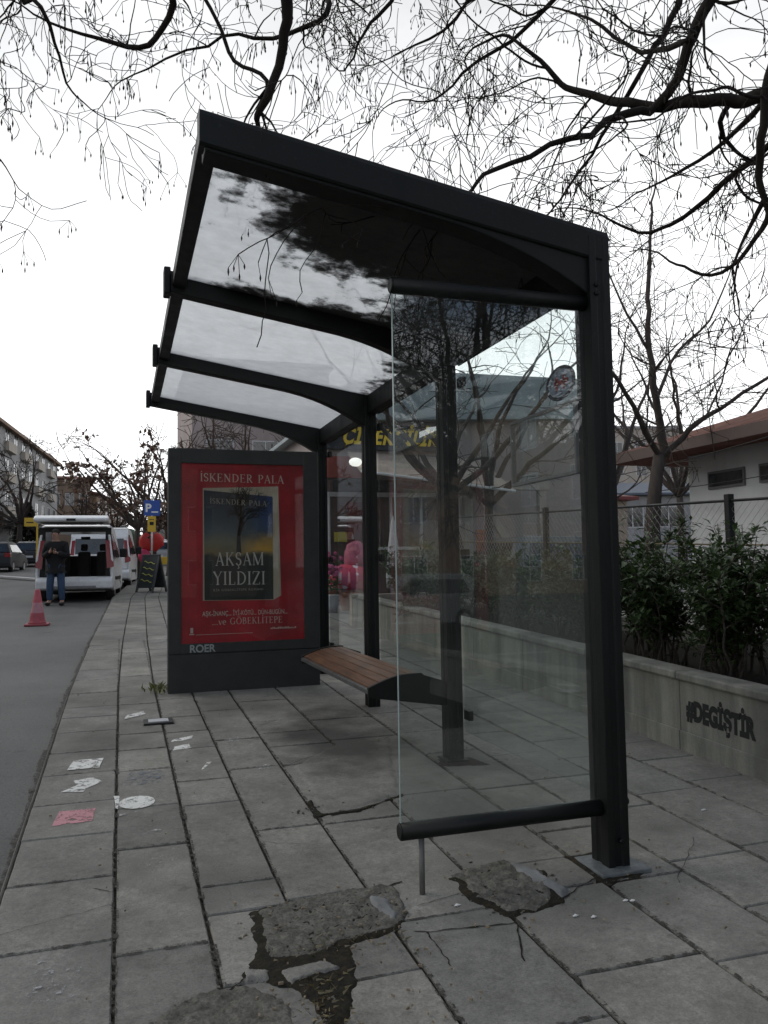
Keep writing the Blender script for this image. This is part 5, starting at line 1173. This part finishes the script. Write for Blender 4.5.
# white van with its tailgate up
def van(loc, rz, label, open_=True):
    t = thing('parked_van', loc, label, 'van', None, rz); h = .9; T = .06; t.scale = (1, 1, 1.04)
    prof = [(.02, .35), (0, .55), (0, 1.0), (.10, 1.55), (.22, 1.80), (.6, 1.85), (2.4, 1.83), (2.75, 1.74), (3.35, 1.16), (4.1, .98), (4.32, .75), (4.35, .32), (3.9, .25), (.4, .25)]
    n = len(prof)
    for s in (-1, 1):
        vs = []
        for y, z in prof:
            ins = 0 if z < 1.0 else (z-1.0)*.14; vs.append((s*(h-ins), y, z))
        for y, z in prof:
            ins = 0 if z < 1.0 else (z-1.0)*.14; vs.append((s*(h-ins-T), y, z))
        MB().add(vs, [tuple(range(n)), tuple(range(2*n-1, n-1, -1))]+[(i, i+n, (i+1) % n+n, (i+1) % n) for i in range(n)]).build('side_panel', P_WHITE, t, .015)
        MB().add([(s*(h-.004), 2.0, 1.06), (s*(h-.004), 3.2, 1.10), (s*(h-.092), 2.72, 1.60), (s*(h-.092), 2.0, 1.64)], [(0, 1, 2, 3)]).build('side_window', M_DARKWIN, t)
        MB().add([(s*(h-.004), .45, 1.06), (s*(h-.004), 1.85, 1.06), (s*(h-.092), 1.85, 1.64), (s*(h-.092), .6, 1.64)], [(0, 1, 2, 3)]).build('side_window', M_DARKWIN, t)
        MB().add([(s*(h+.004), -.02, .82), (s*(h-.15), -.03, .78), (s*(h-.20), .06, 1.46), (s*(h-.055), .09, 1.44), (s*(h+.004), .16, .84), (s*(h-.055), .2, 1.40)], [(0, 1, 2, 3), (0, 3, 5, 4), (0, 4, 1), (2, 5, 3), (1, 4, 5, 2)]).build('tail_light', P_RED, t)
        MB().box(min(s*(h+.0), s*(h+.2)), max(s*(h+.0), s*(h+.2)), 2.85, 2.98, 1.08, 1.32).build('wing_mirror', P_BLACK, t, .03)
        MB().box(min(s*(h-.01), s*(h+.012)), max(s*(h-.01), s*(h+.012)), .9, 3.3, .5, .58).build('side_moulding', P_BLACK, t)
        for yy in (.75, 3.4): wheel(t, s*(h-.11), yy, .31, .2)
    MB().prism([(.22, 1.80), (.6, 1.85), (2.4, 1.83), (2.75, 1.74), (2.72, 1.70), (2.4, 1.78), (.6, 1.80), (.25, 1.75)], -h+.15, h-.15, 'x').build('roof', P_WHITE, t, .01)
    MB().prism([(3.30, 1.16), (4.1, .98), (4.32, .75), (4.35, .32), (3.9, .25), (3.3, .25)], -h+.062, h-.062, 'x').build('bonnet', P_WHITE, t, .04)
    MB().box(-h+.062, h-.062, .1, 3.3, .25, .50).build('load_floor', P_BLACK, t)
    bp = MB().prism([(-.10, .32), (-.12, .5), (-.05, .58), (.1, .6), (.1, .28)], -h+.02, h-.02, 'x').build('rear_bumper', P_WHITE, t, .03)
    MB().box(-.5, .5, -.13, -.05, .33, .38).build('number_plate_recess', P_GREY, bp)
    if open_:
        MB().box(-h+.2, h-.2, .05, 3.0, .505, .53).build('load_mat', plain('dusty_red_goods', (.16, .07, .06)), t)
        hb = MB(); hb.prism([(.2, 1.86), (.1, 1.93), (-.75, 2.0), (-.93, 1.93), (-.90, 1.85), (-.2, 1.83)], -h+.07, h-.07, 'x')
        hg = hb.build('tailgate', P_WHITE, t, .05, seg=3)
        MB().add([(-h+.2, -.75, 1.838), (h-.2, -.75, 1.838), (h-.2, -.25, 1.822), (-h+.2, -.25, 1.822)], [(3, 2, 1, 0)]).build('tailgate_window', M_DARKWIN, hg); MB().box(-.1, .1, -.95, -.9, 1.87, 1.92).build('tailgate_handle', P_BLACK, hg)
        for x in (-.62, -.1, .38):
            MB().box(x-.02, x+.3, 1.9, 2.05, .55, 1.22).build('seat_back', P_BLACK, t, .05); MB().box(x+.05, x+.23, 1.93, 2.02, 1.24, 1.42).build('head_rest', P_BLACK, t, .04)
        MB().add([(-h+.16, 3.3, 1.16), (h-.16, 3.3, 1.16), (h-.22, 2.78, 1.70), (-h+.22, 2.78, 1.70)], [(0, 1, 2, 3)]).build('windscreen', M_CLEARW, t); MB().box(-.12, .12, 2.75, 2.8, 1.56, 1.64).build('mirror', P_BLACK, t)
        MB().box(-h+.07, h-.07, 2.6, 3.3, .5, 1.12).build('dashboard', P_BLACK, t)
        lin = MB(); lin.box(-h+.062, -h+.2, .12, .2, .5, 1.76); lin.box(h-.2, h-.062, .12, .2, .5, 1.76); lin.box(-h+.2, h-.2, .12, .2, 1.66, 1.76); lin.build('boot_surround', P_BLACK, t)
        MB().box(-.75, .75, .14, .2, .47, .6).build('sill', P_GREY, t)
    else:
        MB().prism([(0, .6), (0, 1.0), (.10, 1.55), (.22, 1.78), (.3, 1.78), (.2, 1.5), (.08, 1.0), (.08, .6)], -h+.07, h-.07, 'x').build('tailgate', P_WHITE, t, .02)
        MB().prism([(-.002, 1.05), (.075, 1.5), (.085, 1.5), (.01, 1.05)], -h+.2, h-.2, 'x').build('rear_window', M_DARKWIN, t)
        MB().prism([(3.30, 1.17), (2.74, 1.72), (2.70, 1.70), (3.25, 1.15)], -h+.16, h-.16, 'x').build('windscreen', M_DARKWIN, t)
    return t
VY = 21.3
van((-1.07, VY, gz(VY)+ROAD), -.05, 'white van parked at the kerb with its tailgate raised and boot open')
van((-.62, VY+5.0, gz(VY+5)+ROAD), -.07, 'white van parked directly in front of the open one with its tailgate shut', False)
# green recycling container
rc = thing('recycling_container', (.1, 34.0, gz(34)+ROAD), 'large dark green bell-shaped container beyond the white vans', 'container')
MB().lathe([(.75, 0), (.85, .3), (.85, 1.3), (.7, 1.7), (.35, 1.95), (.1, 2.0)], n=20).build('shell', plain('bottle_green', (.02, .06, .03)), rc, smooth=True); MB().lathe([(.12, 1.98), (.12, 2.08), (.05, 2.1)], n=10).build('lifting_ring', P_GREY, rc)

# traffic cone
cn = thing('traffic_cone', (-1.41, 15.75, gz(15.75)+ROAD), 'faded red traffic cone standing on the road near the open van', 'traffic cone')
def cone_mat():
    t = NT('faded_cone_plastic'); z = t.sep(t.co.outputs['Object'])[2]; n = t.noise(14, 4)
    c = t.ramp(z, [(.0, (.36, .07, .085)), (.22, (.36, .07, .085)), (.23, (.42, .2, .22)), (.40, (.42, .2, .22)), (.41, (.42, .08, .10)), (1, (.42, .08, .10))]); c = t.mix(.5, c, t.ramp(n, [(.3, .6), (.7, 1.2)]), 'MULTIPLY'); return t.done(t.bsdf(c, .6))
MB().box(-.2, .2, -.2, .2, 0, .035).build('base', plain('cone_base', (.3, .06, .07)), cn, .008)
MB().lathe([(.16, .036), (.14, .06), (.13, .1), (.045, .62), (.035, .64)], n=20).build('cone_body', cone_mat(), cn, smooth=True)

# sandwich board
sb = thing('sandwich_board', (.80, 23.0, gz(23)), 'black sandwich board with yellow chalk writing standing on the pavement', 'sandwich board', rz=-.8)
MW = plain('blackboard', (.02, .025, .025), .7); MFR = plain('board_frame', (.05, .055, .06), .6)
for s in (-1, 1):
    Mx = Matrix.Translation((0, s*.27, 0)) @ Matrix.Rotation(s*.27, 4, 'X')
    o = MB().box(-.26, .26, -.015, .015, .12, 1.0, Mx).build('board', MW, sb)
    f = MB(); f.box(-.31, -.261, -.02, .02, 0, 1.05, Mx); f.box(.261, .31, -.02, .02, 0, 1.05, Mx); f.box(-.26, .26, -.02, .02, 1.0, 1.05, Mx); f.build('frame', MFR, sb)
    if s < 0:
        w = MB(); rd = random.Random(6)
        for k in range(4): w.tube([Mx @ Vector((x_, -.02, .85-.17*k-.5*(x_+.2)*.3+.02*sin(30*x_))) for x_ in [-.2+.05*j for j in range(9)]], .012, 4)
        w.build('chalk_writing', plain('chalk_yellow', (.4, .4, .08)), o)
# parking sign
ps = thing('parking_sign', (.90, 25.6, gz(25.6)), 'blue parking sign with a yellow plate on a grey pole', 'street sign')
MB().tube([(0, 0, 0), (0, 0, 2.65)], .03, 10).build('pole', P_SILVER, ps, smooth=True)
o = MB().box(-.24, .24, -.05, -.03, 2.15, 2.62).build('sign_plate', P_BLUE, ps, .004); text('P', .34, 'letter', P_WHITE, o, face_my(-.2, -.053, 2.27), .012, .001); MB().box(-.02, .18, -.053, -.0505, 2.24, 2.28).build('small_lettering', P_WHITE, o)
o = MB().box(-.13, .11, -.05, -.03, 1.66, 2.13).build('yellow_plate', P_YEL, ps, .003); MB().box(-.07, .05, -.053, -.0505, 1.86, 1.96).build('pictogram', P_BLACK, o); MB().box(-.08, .06, -.053, -.0505, 2.02, 2.04).build('pictogram', P_BLACK, o)
# red balloons cluster and pink bow behind the sign
rb = thing('red_awning_sign', (1.05, 30, gz(30)), 'round red display hung on a stand behind the parking sign', 'display')
MB().ball((.0, 0, 1.36), .42, (1.05, .35, .85), 16, .15).build('red_disc', plain('bright_red', (.5, .02, .015), .5), rb, smooth=True); MB().ball((-.25, 0, .85), .22, (1, .5, 1.2), 12, .2).build('pink_ribbon', plain('ribbon_pink', (.55, .05, .12)), rb, smooth=True); MB().tube([(0, 0, 0), (0, 0, 1.1)], .03, 8).build('stand', P_GREY, rb)
yb = thing('yellow_barrier', (2.2, 45, gz(45)), 'low yellow kerb barrier beyond the sandwich board', 'barrier'); MB().box(-1, 1, -.12, .12, .0, .5).build('rail', P_YEL, yb, .03); MB().box(-1.02, 1.02, -.15, .15, -.02, .1).build('base', P_GREY, yb)
# yellow shop sign on the left
ysn = thing('yellow_sign', (-4.65, 46, gz(46)), 'yellow rectangular sign on a yellow post on the far side of the road', 'sign'); MB().box(-.15, .42, -.05, .05, 2.15, 2.6).build('sign_plate', P_YEL, ysn, .01); MB().box(.43, .52, -.05, .05, 0, 2.75).build('post', P_YEL, ysn); MB().box(-.05, .3, -.06, -.051, 2.33, 2.39).build('lettering', P_BLACK, ysn)

# ------------------------------------------------------------------ person at the back of the van
def person(loc, rz, label):
    t = thing('person', loc, label, 'person', None, rz)
    V = {'pel': (0, 0, .93), 'wst': (0, 0, 1.08), 'chs': (0, .02, 1.28), 'shc': (0, .02, 1.42), 'nk': (0, .03, 1.50), 'hd0': (0, .05, 1.57), 'hd': (0, .07, 1.66), 'ht': (0, .05, 1.74),
         'hl': (-.10, 0, .88), 'kl': (-.13, .03, .48), 'al': (-.14, -.02, .10), 'tl': (-.15, .14, .04), 'hr': (.10, 0, .88), 'kr': (.13, .02, .48), 'ar': (.15, -.03, .10), 'tr': (.17, .13, .04),
         'sl': (-.19, .01, 1.40), 'el': (-.25, .03, 1.14), 'wl': (-.10, .24, 1.22), 'sr': (.19, .01, 1.40), 'er': (.25, .04, 1.13), 'wr': (.06, .25, 1.24)}
    R = {'pel': (.16, .12), 'wst': (.16, .12), 'chs': (.18, .13), 'shc': (.14, .11), 'nk': (.06, .06), 'hd0': (.07, .08), 'hd': (.085, .1), 'ht': (.06, .07), 'hl': (.1, .1), 'kl': (.07, .07), 'al': (.045, .05), 'tl': (.04, .035),
         'hr': (.1, .1), 'kr': (.07, .07), 'ar': (.045, .05), 'tr': (.04, .035), 'sl': (.08, .08), 'el': (.055, .055), 'wl': (.04, .04), 'sr': (.08, .08), 'er': (.055, .055), 'wr': (.04, .04)}
    E_ = [('pel', 'wst'), ('wst', 'chs'), ('chs', 'shc'), ('shc', 'nk'), ('nk', 'hd0'), ('hd0', 'hd'), ('hd', 'ht'), ('pel', 'hl'), ('hl', 'kl'), ('kl', 'al'), ('al', 'tl'), ('pel', 'hr'), ('hr', 'kr'), ('kr', 'ar'), ('ar', 'tr'), ('shc', 'sl'), ('sl', 'el'), ('el', 'wl'), ('shc', 'sr'), ('sr', 'er'), ('er', 'wr')]
    def skin(name, keys, grow, mt, parent):
        ks = list(keys); me = bpy.data.meshes.new(name); me.from_pydata([V[k] for k in ks], [(ks.index(a), ks.index(b)) for a, b in E_ if a in ks and b in ks], []); o = bpy.data.objects.new(name, me); COL.objects.link(o); o.parent = parent; me.materials.append(mt)
        sk = o.modifiers.new('skin', 'SKIN'); o.modifiers.new('sub', 'SUBSURF').levels = 2; o.modifiers['sub'].render_levels = 2
        for i, k in enumerate(ks): me.skin_vertices[0].data[i].radius = (R[k][0]+grow, R[k][1]+grow)
        me.skin_vertices[0].data[0].use_root = True; sk.use_smooth_shade = True; return o
    SKIN = plain('skin', (.38, .22, .16), .5)
    body = skin('body', list(V.keys()), 0, SKIN, t)
    V['hem'] = (0, 0, .80); R['hem'] = (.155, .12); E_.insert(0, ('pel', 'hem'))
    skin('jacket', ['pel', 'hem', 'wst', 'chs', 'shc', 'nk', 'sl', 'el', 'wl', 'sr', 'er', 'wr'], .035, plain('black_jacket', (.006, .006, .007), .85), t); R['pel'] = (.12, .085); R['hl'] = R['hr'] = (.08, .08)
    skin('jeans', ['pel', 'hl', 'kl', 'al', 'hr', 'kr', 'ar'], .018, plain('blue_denim', (.035, .07, .13), .8), t)
    for s, k in ((-1, 'tl'), (1, 'tr')): x = V[k][0]; MB().ball((x, .05, .045), .13, (.42, 1.05, .36), 10).build('shoe', P_BLACK, t, smooth=True)
    MB().ball((0, .035, 1.70), .105, (.9, 1.05, .85), 12).build('hair', plain('dark_hair', (.015, .012, .01), .8), t, smooth=True)
    # hands with five fingers each, meeting in front of the chest
    for s, k in ((-1, 'wl'), (1, 'wr')):
        c = Vector(V[k]); mb = MB(); d = Vector((-s*.45, .75, .2)).normalized(); up = Vector((0, -.2, 1)); sd = d.cross(up).normalized()
        mb.ball(tuple(c+d*.05), .045, (.8, 1, .8), 8)
        for j in range(4): b = c+d*.08+up*.02*(1.5-j); l = (.07, .08, .075, .06)[j]; mb.tube([b, b+d*l*.5, b+d*l*.8+sd*s*.03], [.010, .009, .007], 6)
        b = c+d*.04+up*.04; mb.tube([b, b+d*.03+up*.025, b+d*.06+up*.03], [.012, .01, .008], 6); mb.build('hand', SKIN, body, smooth=True)
    f = MB(); f.tube([(0, .155, 1.66), (0, .185, 1.635)], [.012, .016], 6); f.ball((-.033, .15, 1.672), .012, n=6); f.ball((.033, .15, 1.672), .012, n=6); f.tube([(-.025, .158, 1.605), (.025, .158, 1.605)], .006, 5); f.build('face', plain('face_shade', (.3, .16, .12), .5), body)
    for s in (-1, 1): MB().ball((s*.09, .06, 1.655), .03, (.4, .7, 1), 8).build('ear', SKIN, body, smooth=True)
    return t
person((-1.43, 20.35, gz(20.35)+ROAD), pi-.25, 'person in a black jacket and blue jeans standing at the open van with hands raised')
